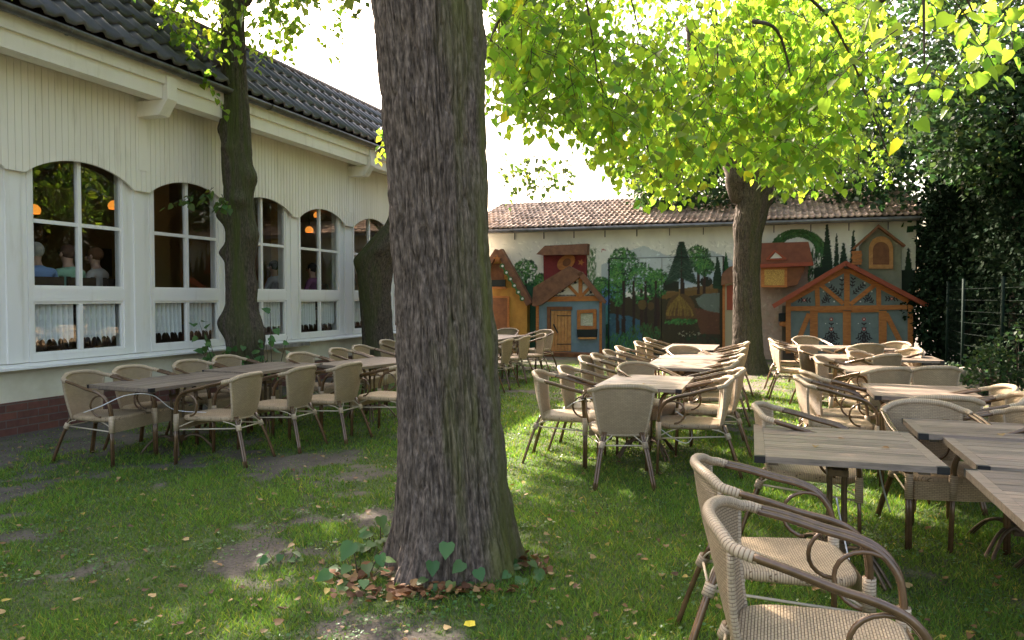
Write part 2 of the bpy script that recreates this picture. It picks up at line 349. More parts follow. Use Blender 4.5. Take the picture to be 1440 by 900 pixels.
# tiled roof: courses of rolled tiles
def tiled(frame, t0, t1, o0, z0, o1, z1, pitch, ncourse, amp, step, lift=0):
    ang = math.atan2(z1-z0, abs(o1-o0)); so_ = math.copysign(1, o1-o0); up = (-math.sin(ang)*so_, math.cos(ang))   # normal in (o,z)
    ts = np.arange(t0, t1, pitch/8); V = []; F = []; nt_ = len(ts)
    ph = 2*PI*(ts-t0)/pitch; prof = amp*(np.clip(np.cos(ph), -.35, 1)+.12*np.cos(2*ph))
    rg = np.random.default_rng(5); base = 0; Cc = []
    for c in range(ncourse):
        jit = np.repeat(rg.normal(0, .004, nt_//8+1), 8)[:nt_]
        tint = np.repeat(rg.uniform(.6, 1.35, nt_//8+1), 8)[:nt_]
        for (f, h) in ((c, step*.2), (c, step), (c+1.06, 0.0)):
            fr = f/ncourse; o = o0+(o1-o0)*fr; z = z0+(z1-z0)*fr
            hh = prof+h+jit+lift if not (f == c and h == step*.2) else prof+h+lift-.01
            for a, q in zip(ts, hh):
                V.append(frame(a, o+up[0]*q, z+up[1]*q))
            Cc.append(tint)
        for r in (0, 1):
            b0 = base+r*nt_; b1 = b0+nt_
            F += [(b0+i, b0+i+1, b1+i+1, b1+i) for i in range(nt_-1)]
        base += 3*nt_
    return np.array(V), F, np.repeat(np.concatenate(Cc)[:, None], 3, 1)
def mesh_f(name, V, F, m, parent, col=None, smooth=False):
    F = np.array(F, np.int32); return mesh_np(name, V, F.ravel(), np.full(len(F), F.shape[1]), m, parent, smooth, None, col)
M['tile'] = mat('dark_glazed_roof_tile', (.06, .058, .062), .36, 0, .6, attr=True, var=(5, (.12, .10, .07), .55, .8))
V, F_, C_ = tiled(lwp, TA, TB, .66, 4.60, -.62, 5.84, .26, 4, .036, .045)
roof = inrest(mesh_f('roof', V, F_, M['tile'], rest, C_))
rb(MB().hexa([lwp(TA, -.66, 5.86), lwp(TA, .60, 4.50), lwp(TB, .60, 4.50), lwp(TB, -.66, 5.86), lwp(TA, -.64, 5.83), lwp(TA, .62, 4.54), lwp(TB, .62, 4.54), lwp(TB, -.64, 5.83)]), 'roof_underlay', M['dark_in'])
rb(MB().hexa([lwp(TA, -6, 5.3), lwp(TA, -.63, 5.80), lwp(TB, -.63, 5.80), lwp(TB, -6, 5.3), lwp(TA, -6, 5.35), lwp(TA, -.63, 5.86), lwp(TB, -.63, 5.86), lwp(TB, -6, 5.35)]), 'flat_roof', M['zinc'])
m = MB(); m.tube([lwp(TA, -.63, 5.87), lwp(TB, -.63, 5.87)], .07, 8); rb(m, 'ridge_cap', M['dark_in'], smooth=True)
# interior shell
rb(MB().lbox(TA, TB, -5.6, -.26, .78, .88), 'interior_floor', M['dark_in'])
rb(MB().lbox(TA, TB, -5.9, -5.6, 0, 5.3), 'interior_wall', M['ochre_in'])
rb(MB().lbox(TA, TB, -5.6, -.26, 3.75, 3.85), 'ceiling', M['ochre_in'])
m = MB(); m.lbox(TA, TA+.2, -5.6, -.26, .6, 5.5); rb(m, 'gable_wall', M['cream'])
m = MB(); m.lbox(TB-.2, TB, -5.6, -.26, .6, 5.3); rb(m, 'gable_wall', M['cream'])
m = MB()
for a, b_ in ((1.6, 2.0), (3.2, 4.1), (6.1, 6.6)):
    m.lbox(a, b_, -5.59, -5.56, 2.0, 2.6)
rb(m, 'wall_picture', M['dark_in'])
for a in (1.9, 5.4, 8.9): rb(MB().lbox(a-.2, a+.2, -3.4, -3.0, .88, 3.75), 'interior_column', M['ochre_in'])
# window master, local x = along wall, y = outwards, z = up
def window_parts(parent):
    W = WW
    m = MB()
    for a, b_ in ((.0, .055), (W-.055, W)): m.box((a, -.07, .80), (b_, .012, 3.3))
    m.box((.055, -.07, .80), (W-.055, .012, .885)); m.box((.055, -.07, 1.50), (W-.055, .010, 1.66)); m.box((.055, -.07, 3.22), (W-.055, .008, 3.3))
    for a, b_ in ((.055, .085), (W-.085, W-.055)): m.box((a, -.05, 1.66), (b_, -.004, 3.22)); m.box((a, -.05, .885), (b_, -.006, 1.50))
    m.box((.085, -.05, 1.66), (W-.085, -.004, 1.69)); m.box((.085, -.05, 1.47), (W-.085, -.006, 1.50)); m.box((.085, -.05, .885), (W-.085, -.006, .91))
    m.box((W/2-.026, -.055, 1.69), (W/2+.026, -.001, 3.22)); m.box((W/2-.024, -.055, .91), (W/2+.024, -.001, 1.47))
    m.box((.085, -.05, 2.415), (W/2-.026, -.010, 2.46)); m.box((W/2+.026, -.05, 2.415), (W-.085, -.010, 2.46))
    fr = m.build('frame', M['whitep'], parent)
    m = MB(); m.add([(.085, -.035, .91), (W-.085, -.035, .91), (W-.085, -.035, 3.22), (.085, -.035, 3.22)], [(3, 2, 1, 0)]); m.build('glass', M['glass'], parent)
    for x0, x1 in ((.10, W/2-.03), (W/2+.03, W-.10)):
        n1, n2 = 70, 14; V = []; UVs = []
        for j in range(n2+1):
            for i in range(n1+1):
                x = x0+(x1-x0)*i/n1; u = x-x0
                hem = 1.015 + .035*math.cos(2*PI*u/.15) - .03*math.cos(2*PI*u/.075)
                f = j/n2; z = hem+(1.50-hem)*f; wv = .018*math.sin(2*PI*u/.075+.6*math.sin(9*u))*(1.15-.5*f)
                V.append((x, -.10+wv, z)); UVs.append((u, z))
        Ff = [(j*(n1+1)+i, j*(n1+1)+i+1, (j+1)*(n1+1)+i+1, (j+1)*(n1+1)+i) for j in range(n2) for i in range(n1)]
        b = MB(); b.add(V, Ff, UVs); b.build('curtain', M['lace'], parent, smooth=True)
RZ = math.atan2(U[1], U[0])
def win_root(t):
    o = bpy.data.objects.new('window', None); COL.objects.link(o); o.parent = rest
    o.location = Vector((U*(t+WW)).tolist()); o.rotation_euler = (0, 0, RZ+PI); return o
W0 = win_root(WINS[0]); window_parts(W0)
for wv in WINS[1:]:
    o = win_root(wv)
    for ch in list(W0.children):
        c = ch.copy(); COL.objects.link(c); c.parent = o
rest.rotation_euler = (0, 0, 0)

# ================================================================ painted mural canvas (a picture on the yard wall, kept in wall pixels)
CX0, CY0, CWd, CHt, SS = 600, 285, 720, 240, 2
cv = np.zeros((CHt*SS, CWd*SS, 3)); cv[:] = (.80, .79, .70)
yy, xx = np.mgrid[0:CHt*SS, 0:CWd*SS]; PXg = xx/SS+CX0; PYg = yy/SS+CY0
def blend(mask, c, a=1.): cv[mask] = cv[mask]*(1-a)+np.array(c)*a
def cpoly(pts, c, a=1.):
    ins = np.zeros(PXg.shape, bool); n = len(pts)
    for i in range(n):
        x0, y0 = pts[i]; x1, y1 = pts[(i+1) % n]
        if y0 == y1: continue
        cr = ((y0 > PYg) != (y1 > PYg)) & (PXg < (x1-x0)*(PYg-y0)/(y1-y0)+x0); ins ^= cr
    blend(ins, c, a)
def cell(x, y, rx, ry, c, a=1., rot=0):
    r = max(rx, ry)+1; i0 = max(int((y-r-CY0)*SS), 0); i1 = int((y+r-CY0)*SS)+1; j0 = max(int((x-r-CX0)*SS), 0); j1 = int((x+r-CX0)*SS)+1
    sx = PXg[i0:i1, j0:j1]-x; sy = PYg[i0:i1, j0:j1]-y; cr, sr = math.cos(rot), math.sin(rot)
    mk = ((sx*cr+sy*sr)/rx)**2+((-sx*sr+sy*cr)/ry)**2 < 1; v = cv[i0:i1, j0:j1]; v[mk] = v[mk]*(1-a)+np.array(c)*a
def daubs(n, x, y, rx, ry, cols, s=1.6, a=.7, asp=.5, rot=None):
    for _ in range(n):
        while True:
            u, v = random.uniform(-1, 1), random.uniform(-1, 1)
            if u*u+v*v < 1: break
        c = np.array(random.choice(cols))*random.uniform(.8, 1.2); cell(x+u*rx, y+v*ry, s*random.uniform(.6, 1.3), s*asp, c, a, random.uniform(0, PI) if rot is None else rot+random.uniform(-.3, .3))
G1, G2, G3, GD = (.03, .13, .035), (.06, .22, .05), (.13, .30, .06), (.010, .035, .014)
def ptree(x, y, rx, ry, tb, tw=1.4, cols=(G1, G2, GD), n=260):
    cpoly([(x-tw, y), (x+tw, y), (x+tw*1.5, tb), (x-tw*1.5, tb)], (.04, .02, .012))
    daubs(n, x, y, rx, ry, cols, 2.2, .8); daubs(n//3, x-rx*.15, y-ry*.3, rx*.75, ry*.6, (G3, G2), 1.3, .7)
def cypress(x, y0, y1, w_, c=GD):
    for k in range(60): 
        f = k/60; yv = y0+(y1-y0)*f; cell(x+random.uniform(-.6, .6), yv, w_*min(1, .15+f*1.1), 2.0, np.array(c)*random.uniform(.7, 1.3), 1)
cpoly([(846, 372), (885, 352), (905, 345), (935, 358), (960, 362), (1000, 352), (1035, 368), (1035, 400), (846, 400)], (.42, .50, .52), .8)
cpoly([(850, 390), (1035, 380), (1035, 410), (846, 410)], (.35, .45, .55), .7)
cpoly([(700, 395), (860, 405), (860, 500), (700, 500)], (.02, .09, .045))
cpoly([(845, 400), (880, 400), (880, 430), (845, 430)], (.12, .22, .42)); cpoly([(843, 428), (885, 430), (885, 466), (843, 470)], (.10, .30, .30))
cpoly([(843, 458), (866, 452), (866, 500), (843, 500)], (.015, .07, .04))
ptree(739, 383, 17, 20, 432); ptree(762, 398, 12, 14, 432, 1.)
for k in range(150):
    xx_ = random.uniform(822, 838); yv = random.uniform(352, 400) - abs(xx_-830)*.3; cell(xx_, yv, .5, random.uniform(2, 5), random.choice((G1, G2, (.12, .2, .09))), .8)
ptree(845, 404, 13, 15, 440, 1.)
cell(849, 351, 3.2, 1, (.4, .06, .04), .9, .3); cell(846, 353, 1, 2, (.4, .06, .04), .9)
# door landscape
cpoly([(857, 420), (1018, 404), (1018, 500), (857, 500)], (.045, .035, .015))
for k in range(12): cpoly([(930, 410), (1010, 398), (1010, 412), (930, 420)], (.16, .09, .025), .25)
cpoly([(857, 440), (885, 444), (905, 452), (900, 500), (857, 500)], (.04, .11, .15)); daubs(40, 868, 455, 12, 10, ((.06, .16, .22), (.05, .12, .14)), 3, .5, .2, 0)
for (x, y, rx, ry, tb) in ((876, 372, 22, 24, 470), (902, 398, 20, 30, 468), (925, 398, 16, 20, 458), (868, 400, 12, 30, 470)): ptree(x, y, rx, ry, tb, 1.6, n=420)
for x in (877, 891, 908, 922): cpoly([(x-1.5, 395), (x+1.2, 395), (x+2.4, 470), (x-2.4, 472)], (.03, .017, .012))
daubs(420, 872, 484, 28, 15, (G1, G2, (.02, .08, .02)), 3, .8, .2, PI/2); daubs(160, 905, 468, 24, 12, (G1, (.05, .12, .03)), 3, .8, .2, PI/2)
cell(903, 428, 6, 7, (.11, .07, .02)); cell(915, 430, 5, 6, (.10, .06, .02))
cpoly([(935, 398), (947, 392), (955, 396), (955, 410), (933, 408)], (.02, .025, .012)); cell(993, 396, 9, 7, (.015, .02, .012)); cell(942, 399, 10, 6, (.015, .02, .012))
for (x, y, rx, ry) in ((982, 362, 17, 18), (990, 375, 14, 12)): ptree(x, y, rx, ry, 414, 1.4, (G1, (.05, .14, .04), GD), 300)
cpoly([(957, 340), (960, 340), (963, 425), (956, 425)], (.03, .018, .012))
for k in range(40):
    f = k/40; hw = 4+f*20; yv = 340+f*52
    for sgn in (-1, 1):
        cell(958+sgn*hw*.5, yv+hw*.18, hw*.55, 1.5, np.array((.012, .035, .018))*random.uniform(.7, 1.6), .9, sgn*.45)
for k in range(90): cell(958+random.uniform(-20, 20), random.uniform(350, 395), 3, .5, (.07, .12, .08), .6, random.choice((-.5, .5)))
cypress(1009, 362, 405, 7)
cpoly([(978, 420), (990, 413), (1012, 412), (1012, 440), (995, 438), (982, 430)], (.13, .16, .13)); cpoly([(976, 432), (1012, 440), (1012, 470), (985, 470)], (.13, .05, .025), .8)
cell(957, 434, 20, 21, (.11, .06, .02)); cpoly([(936, 436), (978, 436), (980, 448), (936, 448)], (.11, .055, .02))
for k in range(60):
    a_ = random.uniform(-1, 1); 
    for q in range(14): f = q/14; cell(955+a_*20*math.sin(f*PI/2), 415+f*30, .6, 1.6, np.array((.28, .18, .04))*random.uniform(.5, 1.2), .4)
daubs(120, 957, 452, 24, 3.5, (G1, G2, (.03, .10, .02)), 2, .8); daubs(26, 965, 469, 18, 4, ((.45, .42, .3), (.3, .28, .15)), 1, .8)
daubs(160, 985, 482, 26, 12, ((.03, .03, .015), (.06, .04, .02), (.02, .05, .02)), 3, .6)
# right part of the wall
cypress(1020.5, 356, 390, 4.5, (.02, .10, .03))
cpoly([(1040, 345), (1040, 510), (1135, 510), (1140, 360), (1110, 345)], (.42, .29, .22)); daubs(240, 1095, 440, 35, 45, ((.45, .30, .23), (.36, .26, .20), (.40, .33, .25)), 4, .4)
for k in range(900):
    th = random.uniform(-PI*1.0, 0.12); rr_ = random.uniform(.62, 1); xq = 1122+39*rr_*math.cos(th); yq = 352+30*rr_*math.sin(th)
    cell(xq, yq, 3, .7, np.array(random.choice((G1, (.03, .10, .02), (.06, .16, .04))))*random.uniform(.5, 1.3), .9, th+PI/2)
for k in range(200):
    xq = random.uniform(1136, 1160); cell(xq, random.uniform(350, 395), .7, random.uniform(2, 6), random.choice((G1, GD, (.05, .14, .04))), .85)
cypress(1163, 316, 400, 9); cypress(1176, 330, 400, 5); cypress(1186, 343, 400, 9); cypress(1200, 325, 400, 7); cypress(1277, 350, 410, 8)
cpoly([(1145, 375), (1290, 380), (1290, 420), (1145, 420)], (.012, .03, .015))
cpoly([(1100, 430), (1300, 430), (1300, 520), (1100, 520)], (.03, .03, .02), .8)
for _ in range(2600):
    x_ = random.uniform(690, 1290); y_ = random.uniform(340, 500); i_ = int((y_-CY0)*SS); j_ = int((x_-CX0)*SS); cell(x_, y_, random.uniform(1.5, 4), .7, cv[i_, j_]*random.choice((.72, .86, 1.2, 1.35)), .6, random.gauss(.9, .7))
cv *= (.80+.34*fbm(PXg*.06, PYg*.025, o=4, seed=61))[..., None]
def canvas_at(P):
    px, py, _ = project(P); i = np.clip(((py-CY0)*SS).astype(int), 0, CHt*SS-1); j = np.clip(((px-CX0)*SS).astype(int), 0, CWd*SS-1); return cv[i, j]
def paint_sheet(name, s0, s1, z0, z1, off, parent, step=.018):
    ns_ = int((s1-s0)/step)+1; nz = int((z1-z0)/step)+1; S, Z = np.meshgrid(np.linspace(s0, s1, ns_), np.linspace(z0, z1, nz))
    P = BW + S[..., None]*N - U*off + Z[..., None]*np.array([0, 0, 1.]); P = P.reshape(-1, 3); i, j = np.meshgrid(np.arange(ns_-1), np.arange(nz-1)); b = (j*ns_+i).ravel()
    F = np.stack([b, b+1, b+ns_+1, b+ns_], 1); return mesh_f(name, P, F, M['paint'], parent, canvas_at(P))

# ================================================================ yard wall building
S_L = (LW+U*13.75-BW)@N + .02; S_R = on_back(1287, 400)[0]
yard = empty('yard_outbuilding', (0, 0, 0), 0, 'long low outbuilding with a landscape mural and corrugated red tile roof', 'building')
paint_sheet('wall', S_L, S_R, 0, 3.32, 0, yard)
MB().bbox(S_L, S_R-.002, -3.6, -.004, -.05, 3.36).build('masonry', M['render'], yard)
V, F_, C_ = tiled(lambda a, o, z: bwp(a, o, z), S_L-.3, S_R+.15, .28, 3.46, -3.4, 4.60, .145, 10, .022, .02)
mesh_f('roof', V, F_, mat('red_brown_roof_tile', (.38, .265, .185), .6, attr=True, var=(1.2, (.22, .14, .09), .4, .65), dirt=(11, (.12, .11, .06), .58, .8)), yard, C_)  # red-brown base, random tint per tile, darker blotches
MB().hexa([bwp(S_L, .24, 3.38), bwp(S_R+.1, .24, 3.38), bwp(S_R+.1, -3.4, 4.5), bwp(S_L, -3.4, 4.5), bwp(S_L, .24, 3.42), bwp(S_R+.1, .24, 3.42), bwp(S_R+.1, -3.4, 4.54), bwp(S_L, -3.4, 4.54)]).build('roof_underlay', M['dark_in'], yard)
MB().hexa([bwp(S_L, -3.4, 4.5), bwp(S_R+.1, -3.4, 4.5), bwp(S_R+.1, -6.5, 3.4), bwp(S_L, -6.5, 3.4), bwp(S_L, -3.4, 4.6), bwp(S_R+.1, -3.4, 4.6), bwp(S_R+.1, -6.5, 3.5), bwp(S_L, -6.5, 3.5)]).build('rear_roof', M['dark_in'], yard)
m = MB()

m.tube([bwp(S_L, .30, 3.37), bwp(S_R+.12, .30, 3.37)], .055, 8)
for q in np.arange(S_L+.4, S_R, .85): m.bbox(q-.012, q+.012, .002, .02, 3.15, 3.33)
m.build('gutter', M['zinc'], yard, smooth=False)
# garage door leaves carrying the same picture
sL, zt = on_back(857.5, 364, .05); sR, _ = on_back(1016, 362, .05); sM = on_back(931, 362, .05)[0]
for a, b_ in ((sL, sM-.008), (sM+.008, sR)):
    d = paint_sheet('garage_door', a, b_, .06, zt, .05, yard)
    MB().bbox(a, b_, .004, .048, .06, zt).build('door_edge', M['black'], d)
MB().bbox(sL-.05, sR+.05, .003, .055, zt+.004, zt+.014).build('door_frame', M['black'], yard)
for a in (sL-.05, sR+.004): MB().bbox(a+.015, a+.03, .003, .06, .05, zt).build('door_frame', M['black'], yard)
# ---------------- relief helper: outlines measured on the wall plane, given real thickness
def rel(mb, pts, o0, o1):
    q = [on_back(x, y, o1) for x, y in pts]; n = len(q)
    ar = sum(q[i][0]*q[(i+1) % n][1]-q[(i+1) % n][0]*q[i][1] for i in range(n))
    if ar < 0: q = q[::-1]
    mb.add([bwp(s, o1, z) for s, z in q]+[bwp(s, o0, z) for s, z in q],
           [tuple(range(n)), tuple(range(2*n-1, n-1, -1))]+[(i, n+i, n+(i+1) % n, (i+1) % n) for i in range(n)]); return mb
def relo(name, pts, o0, o1, m, parent): return rel(MB(), pts, o0, o1).build(name, m, parent)
def bar(p0, p1, wd):
    x0, y0 = p0; x1, y1 = p1; L = math.hypot(x1-x0, y1-y0); nx, ny = -(y1-y0)/L*wd/2, (x1-x0)/L*wd/2
    return [(x0+nx, y0+ny), (x1+nx, y1+ny), (x1-nx, y1-ny), (x0-nx, y0-ny)]
def disc(cx, cy, r, n=8): return [(cx+r*math.cos(2*PI*k/n), cy+r*math.sin(2*PI*k/n)) for k in range(n)]
def face_at(px, off): s, _ = on_back(px, 480, off); return bwp(s, off, 0)
# ochre playhouse
h = empty('ochre_playhouse', (0, 0, 0), 0, 'ochre playhouse front with steep brown roof and green garland, half behind the big trunk', 'playhouse')
relo('wall', [(672, 500), (672, 395), (699, 354), (741, 428), (741, 500)], .004, .26, M['yellow'], h)
relo('roof', bar((701, 352), (744, 428), 9), .20, .42, M['shingle'], h)
relo('roof', bar((699, 352), (660, 410), 7), .20, .42, M['shingle'], h)
relo('door', [(692, 500), (692, 419), (713, 419), (713, 500)], .261, .285, M['browndoor'], h)
m = MB(); rel(m, bar((714.5, 417), (714.5, 500), 2.5), .261, .295); rel(m, bar((690, 417.6), (713, 417.6), 2.5), .261, .295); m.build('door_frame', M['orange'], h)
wn = relo('window', [(688, 394), (688, 371), (709, 371), (709, 394)], .261, .27, M['browndoor'], h)
relo('window_sill', [(688, 406), (688, 403.5), (711, 403.5), (711, 406)], .261, .36, M['orange'], h)
relo('flower_box', [(689, 403), (688, 394), (710, 393), (710, 403)], .275, .34, M['planter'], h)
st = [(699+r_*math.cos(-PI/2+k*PI/5), 364+r_*math.sin(-PI/2+k*PI/5)) for k, r_ in enumerate([6, 2.6]*5)]
relo('star', st, .43, .445, M['orange'], h)
m = MB(); m2 = MB()
for k in range(6):
    x = 706+k*5.6; y = 374+k*9.2; rel(m, disc(x, y, 3.6), .43, .438)
    if k < 5: rel(m, bar((x, y), (x+5.6, y+9.2), 2.4), .431, .436)
    rel(m2, disc(x+.6, y, 1.7), .4385, .445)
m.build('garland', mat('garland_green', (.05, .14, .04), .8), h); m2.build('garland_flower', M['decalwhite'], h)
# crimson tower
h = empty('crimson_tower', (0, 0, 0), 0, 'crimson tower front with a brown awning roof above the blue playhouse', 'playhouse')
relo('wall', [(765, 420), (764, 357), (824, 355), (825, 420)], .004, .12, M['crimson'], h)
rel(MB(), [(754, 357.5), (766, 345.5), (826, 342.5), (825, 358), (760, 358.5)], .12, .40).build('roof', M['shingle'], h)
ov = [(796+ (12*math.cos(a)-4*math.sin(a)), 369+(-9*math.cos(a)-11*math.sin(a))*.8) for a in np.linspace(0, 2*PI, 18, endpoint=False)]
relo('window_frame', ov, .121, .15, M['orange'], h)
ov = [(797+ (5.5*math.cos(a)-2*math.sin(a)), 369+(-4*math.cos(a)-6*math.sin(a))*.8) for a in np.linspace(0, 2*PI, 14, endpoint=False)]
relo('window_opening', ov, .151, .156, M['browndoor'], h)
st = [(817+r_*math.cos(-PI/2+k*PI/5+.3), 369+r_*math.sin(-PI/2+k*PI/5+.3)) for k, r_ in enumerate([5, 2.2]*5)]
relo('star', st, .121, .135, M['orange'], h)
# blue playhouse
h = empty('blue_playhouse', (0, 0, 0), 0, 'pale blue playhouse with plank door, small window and half timbered gable', 'playhouse')
relo('wall', [(754, 496), (754, 423), (846, 423), (846, 496)], .004, .50, M['bluewall'], h)
m = MB(); rel(m, [(756, 423), (815, 384), (845, 423)], .30, .49); m.build('gable_infill', M['whiteboard'], h)
m = MB()
rel(m, bar((756, 421), (846, 419.5), 7), .501, .53); rel(m, bar((816, 388), (816, 416), 5), .495, .532); rel(m, bar((798, 400), (814, 416.5), 4), .495, .528); rel(m, bar((831, 402), (818, 416), 4), .495, .528)
rel(m, bar((755.5, 424), (755.5, 496), 4), .501, .525); rel(m, bar((844.5, 424), (844.5, 496), 3.6), .501, .525)
rel(m, bar((818, 386), (847, 419), 3), .495, .54)
m.build('timber', M['orange'], h)
relo('roof', [(748, 430), (750, 404), (800, 374), (820, 384), (812, 392), (762, 428), (752, 431)], .54, .66, M['shingle'], h)
relo('roof', [(811, 385), (818, 382), (852, 424), (850, 427), (842, 422)], .54, .66, M['shingle'], h)
m = MB()
for (x, y) in ((791, 409), (809, 397), (822, 397), (831, 411)):
    rel(m, disc(x, y, 2.2, 6), .491, .494); rel(m, bar((x-4, y+3), (x+4, y-1), .8), .491, .494); rel(m, bar((x-3, y-4), (x, y), .8), .491, .494)
for k in range(17): rel(m, [(778+k*1.9, 416.5), (779.9+k*1.9, 416.5), (778.95+k*1.9, 413.5)], .4912, .4942)
for k in range(8): rel(m, [(823+k*1.9, 416), (824.9+k*1.9, 416), (823.95+k*1.9, 413)], .4912, .4942)
m.build('ornament', M['decal'], h)
d = empty('door', (0, 0, 0)); d.parent = h
m = MB()
for k in range(6): rel(m, [(775+k*4.7, 494), (775+k*4.7, 437), (779.3+k*4.7, 437), (779.3+k*4.7, 494)], .501, .53)
m.build('planks', M['pine'], d)
m = MB(); rel(m, bar((771.5, 432), (771.5, 465), 4.6), .501, .55); rel(m, bar((769, 433.5), (804, 433.5), 4.6), .5012, .552); m.build('door_frame', M['browndoor'], d)
m = MB(); rel(m, bar((783, 444), (803, 444), 1.2), .531, .54); rel(m, bar((783, 484), (803, 484), 1.2), .531, .54); rel(m, bar((778, 456), (784, 468), 1.5), .531, .56); m.build('hinge', M['black'], d)
wn = empty('window', (0, 0, 0)); wn.parent = h
m = MB(); rel(m, bar((812, 438.5), (838, 437), 5), .501, .55); rel(m, bar((812, 460.5), (838, 461.5), 5), .501, .55); rel(m, bar((813.7, 436), (813.7, 463), 4.6), .5015, .546); rel(m, bar((836.3, 436), (836.3, 463), 4.6), .5015, .546); m.build('frame', M['orange'], wn)
relo('pane', [(816, 458), (816, 441), (834, 441), (834, 458)], .501, .505, mat('pale_pane', (.40, .42, .28), .4, var=(40, (.62, .62, .5), .45, .6)), wn)
relo('flower_box', [(812, 474), (811, 464), (839, 463), (838, 474)], .501, .62, M['planter'], h)
relo('window_shelf', [(813, 477), (813, 474.3), (838, 474.3), (838, 477)], .501, .62, M['pine'], h)
MB().bbox(on_back(740, 480, .55)[0], on_back(858, 480, .55)[0], .51, .95, 0, .10).build('threshold', M['browndoor'], h)
# beige hut
h = empty('beige_hut', (0, 0, 0), 0, 'narrow beige hut front with red shutter, left of the tree before the mural', 'playhouse')
relo('wall', [(1016, 494), (1016, 400), (1040, 392), (1044, 494)], .065, .20, mat('beige_board', (.40, .33, .21), .8), h)
relo('roof', [(1014, 401), (1015, 385), (1026, 375), (1048, 370), (1048, 392)], .18, .32, M['shingle'], h)
relo('shutter', [(1022, 436), (1022, 402), (1034, 400), (1034, 436)], .201, .22, M['redboard'], h)
relo('corner_post', [(1016, 494), (1016, 400), (1019.5, 399), (1019.5, 494)], .201, .215, M['orange'], h)
# brown roofed bay
h = empty('red_roofed_bay', (0, 0, 0), 0, 'red shingled bay with golden oriel window right of the mural tree', 'playhouse')
m = MB(); rel(m, [(1066, 374), (1062, 342), (1137, 340), (1144, 372), (1100, 374)], .16, .50); m.build('roof', M['shingle2'], h)
relo('eaves_board', bar((1066, 374), (1144, 371), 5), .42, .54, M['redboard'], h)
m = MB(); rel(m, bar((1078, 365), (1090, 352), 2.6), .501, .53); rel(m, bar((1089, 352), (1105, 364), 2.6), .501, .53); rel(m, bar((1078, 365), (1106, 364), 2), .501, .528); m.build('dormer', M['redboard'], h)
relo('dormer_window', [(1083, 363.6), (1091, 354.6), (1100, 362.8)], .501, .506, M['whiteboard'], h)
relo('oriel', [(1071, 404), (1071, 376), (1132, 375), (1131, 380), (1121, 401), (1106, 403)], .06, .40, M['browndoor'], h)
relo('oriel_frame', [(1070, 404), (1070, 376), (1107, 376), (1107, 404)], .401, .43, M['orange'], h)
relo('pane', [(1075, 401), (1075, 379), (1103, 379), (1103, 401)], .431, .436, M['goldpane'], h)
relo('shelf', [(1096, 458), (1096, 453), (1107, 452), (1108, 460)], .05, .35, M['orange'], h)
relo('flower_box', [(1095, 452), (1095, 441), (1106, 440), (1107, 451)], .06, .34, M['planter'], h)
# chapel
h = empty('grey_chapel_front', (0, 0, 0), 0, 'grey green gabled tower front with arched orange window and brick chimney', 'playhouse')
relo('wall', [(1209, 420), (1209, 345), (1235, 318), (1268, 345), (1268, 420)], .02, .16, M['stucco'], h)
m = MB(); rel(m, bar((1200, 350), (1236, 317.5), 3.2), .14, .34); rel(m, bar((1234.5, 316.5), (1273, 346), 3.2), .14, .34); m.build('roof_edge', M['browndoor'], h)
arc = [(1222, 378), (1222, 352)]+[(1239-17*math.cos(a), 350-18*math.sin(a)) for a in np.linspace(0.1, PI-.1, 9)]+[(1256, 352), (1256, 378)]
relo('window_frame', arc, .161, .20, M['pine'], h)
arc = [(1227.5, 372), (1227.5, 353)]+[(1239-11.5*math.cos(a), 352-12*math.sin(a)) for a in np.linspace(0.1, PI-.1, 9)]+[(1250.5, 353), (1250.5, 372)]
relo('window_opening', arc, .201, .206, M['browndoor'], h)
m = MB()
for k in range(5): rel(m, [(1198+(k % 2), 356.5+k*4), (1198+(k % 2), 352.9+k*4), (1211.5+(k % 2), 352.4+k*4), (1211.5+(k % 2), 356+k*4)], .17, .30)
m.build('chimney', M['orange'], h)
# half-timbered barn front
h = empty('half_timbered_barn_front', (0, 0, 0), 0, 'wide half timbered barn front with grey blue panels, flower ornaments and red roof edge', 'playhouse')
relo('wall', [(1106, 496), (1106, 423), (1190, 374), (1283, 423), (1283, 498)], .35, .50, mat('barn_grey_board', (.17, .225, .225), .8, var=(5, (.13, .18, .18), .45, .7)), h)
def tm(segs, name, o1, mt=None):
    m = MB()
    for i, (a, b_, wd) in enumerate(segs): rel(m, bar(a, b_, wd), .501, o1+.0015*(i % 5))
    return m.build(name, mt or M['orange'], h)
tm([((1108.5, 420), (1108.5, 497), 7), ((1280.5, 420), (1280.5, 498), 7), ((1112, 434), (1276, 432), 6.5)], 'timber_frame', .56)
tm([((1191, 378), (1191, 431), 8), ((1149, 401), (1150, 431), 6.5), ((1235.5, 401), (1236, 431), 6.5), ((1154, 400), (1186, 427), 6), ((1231, 400), (1196, 428), 6), ((1111, 423), (1188, 379), 8), ((1194, 379), (1279, 424), 8)], 'gable_timber', .54)
tm([((1191, 437), (1191, 498), 11), ((1144.5, 437), (1144.5, 497), 11), ((1241.5, 437), (1241.5, 498), 11), ((1138, 441), (1118, 490), 7), ((1246, 441), (1272, 492), 7), ((1150, 437.5), (1186, 437.5), 4), ((1197, 437.5), (1236, 437), 4)], 'door_timber', .535)
m = MB(); rel(m, bar((1087, 431), (1190.5, 369.5), 6), .50, .85); rel(m, bar((1189.5, 369.5), (1305, 430), 6), .50, .85); m.build('roof_edge', M['redboard'], h)
m = MB(); mr = MB(); mw = MB()
def flower(x, y, s=1.):
    rel(mr, disc(x, y, 2.6*s), .5015, .506); rel(mw, disc(x, y, 1.1*s), .5065, .508)
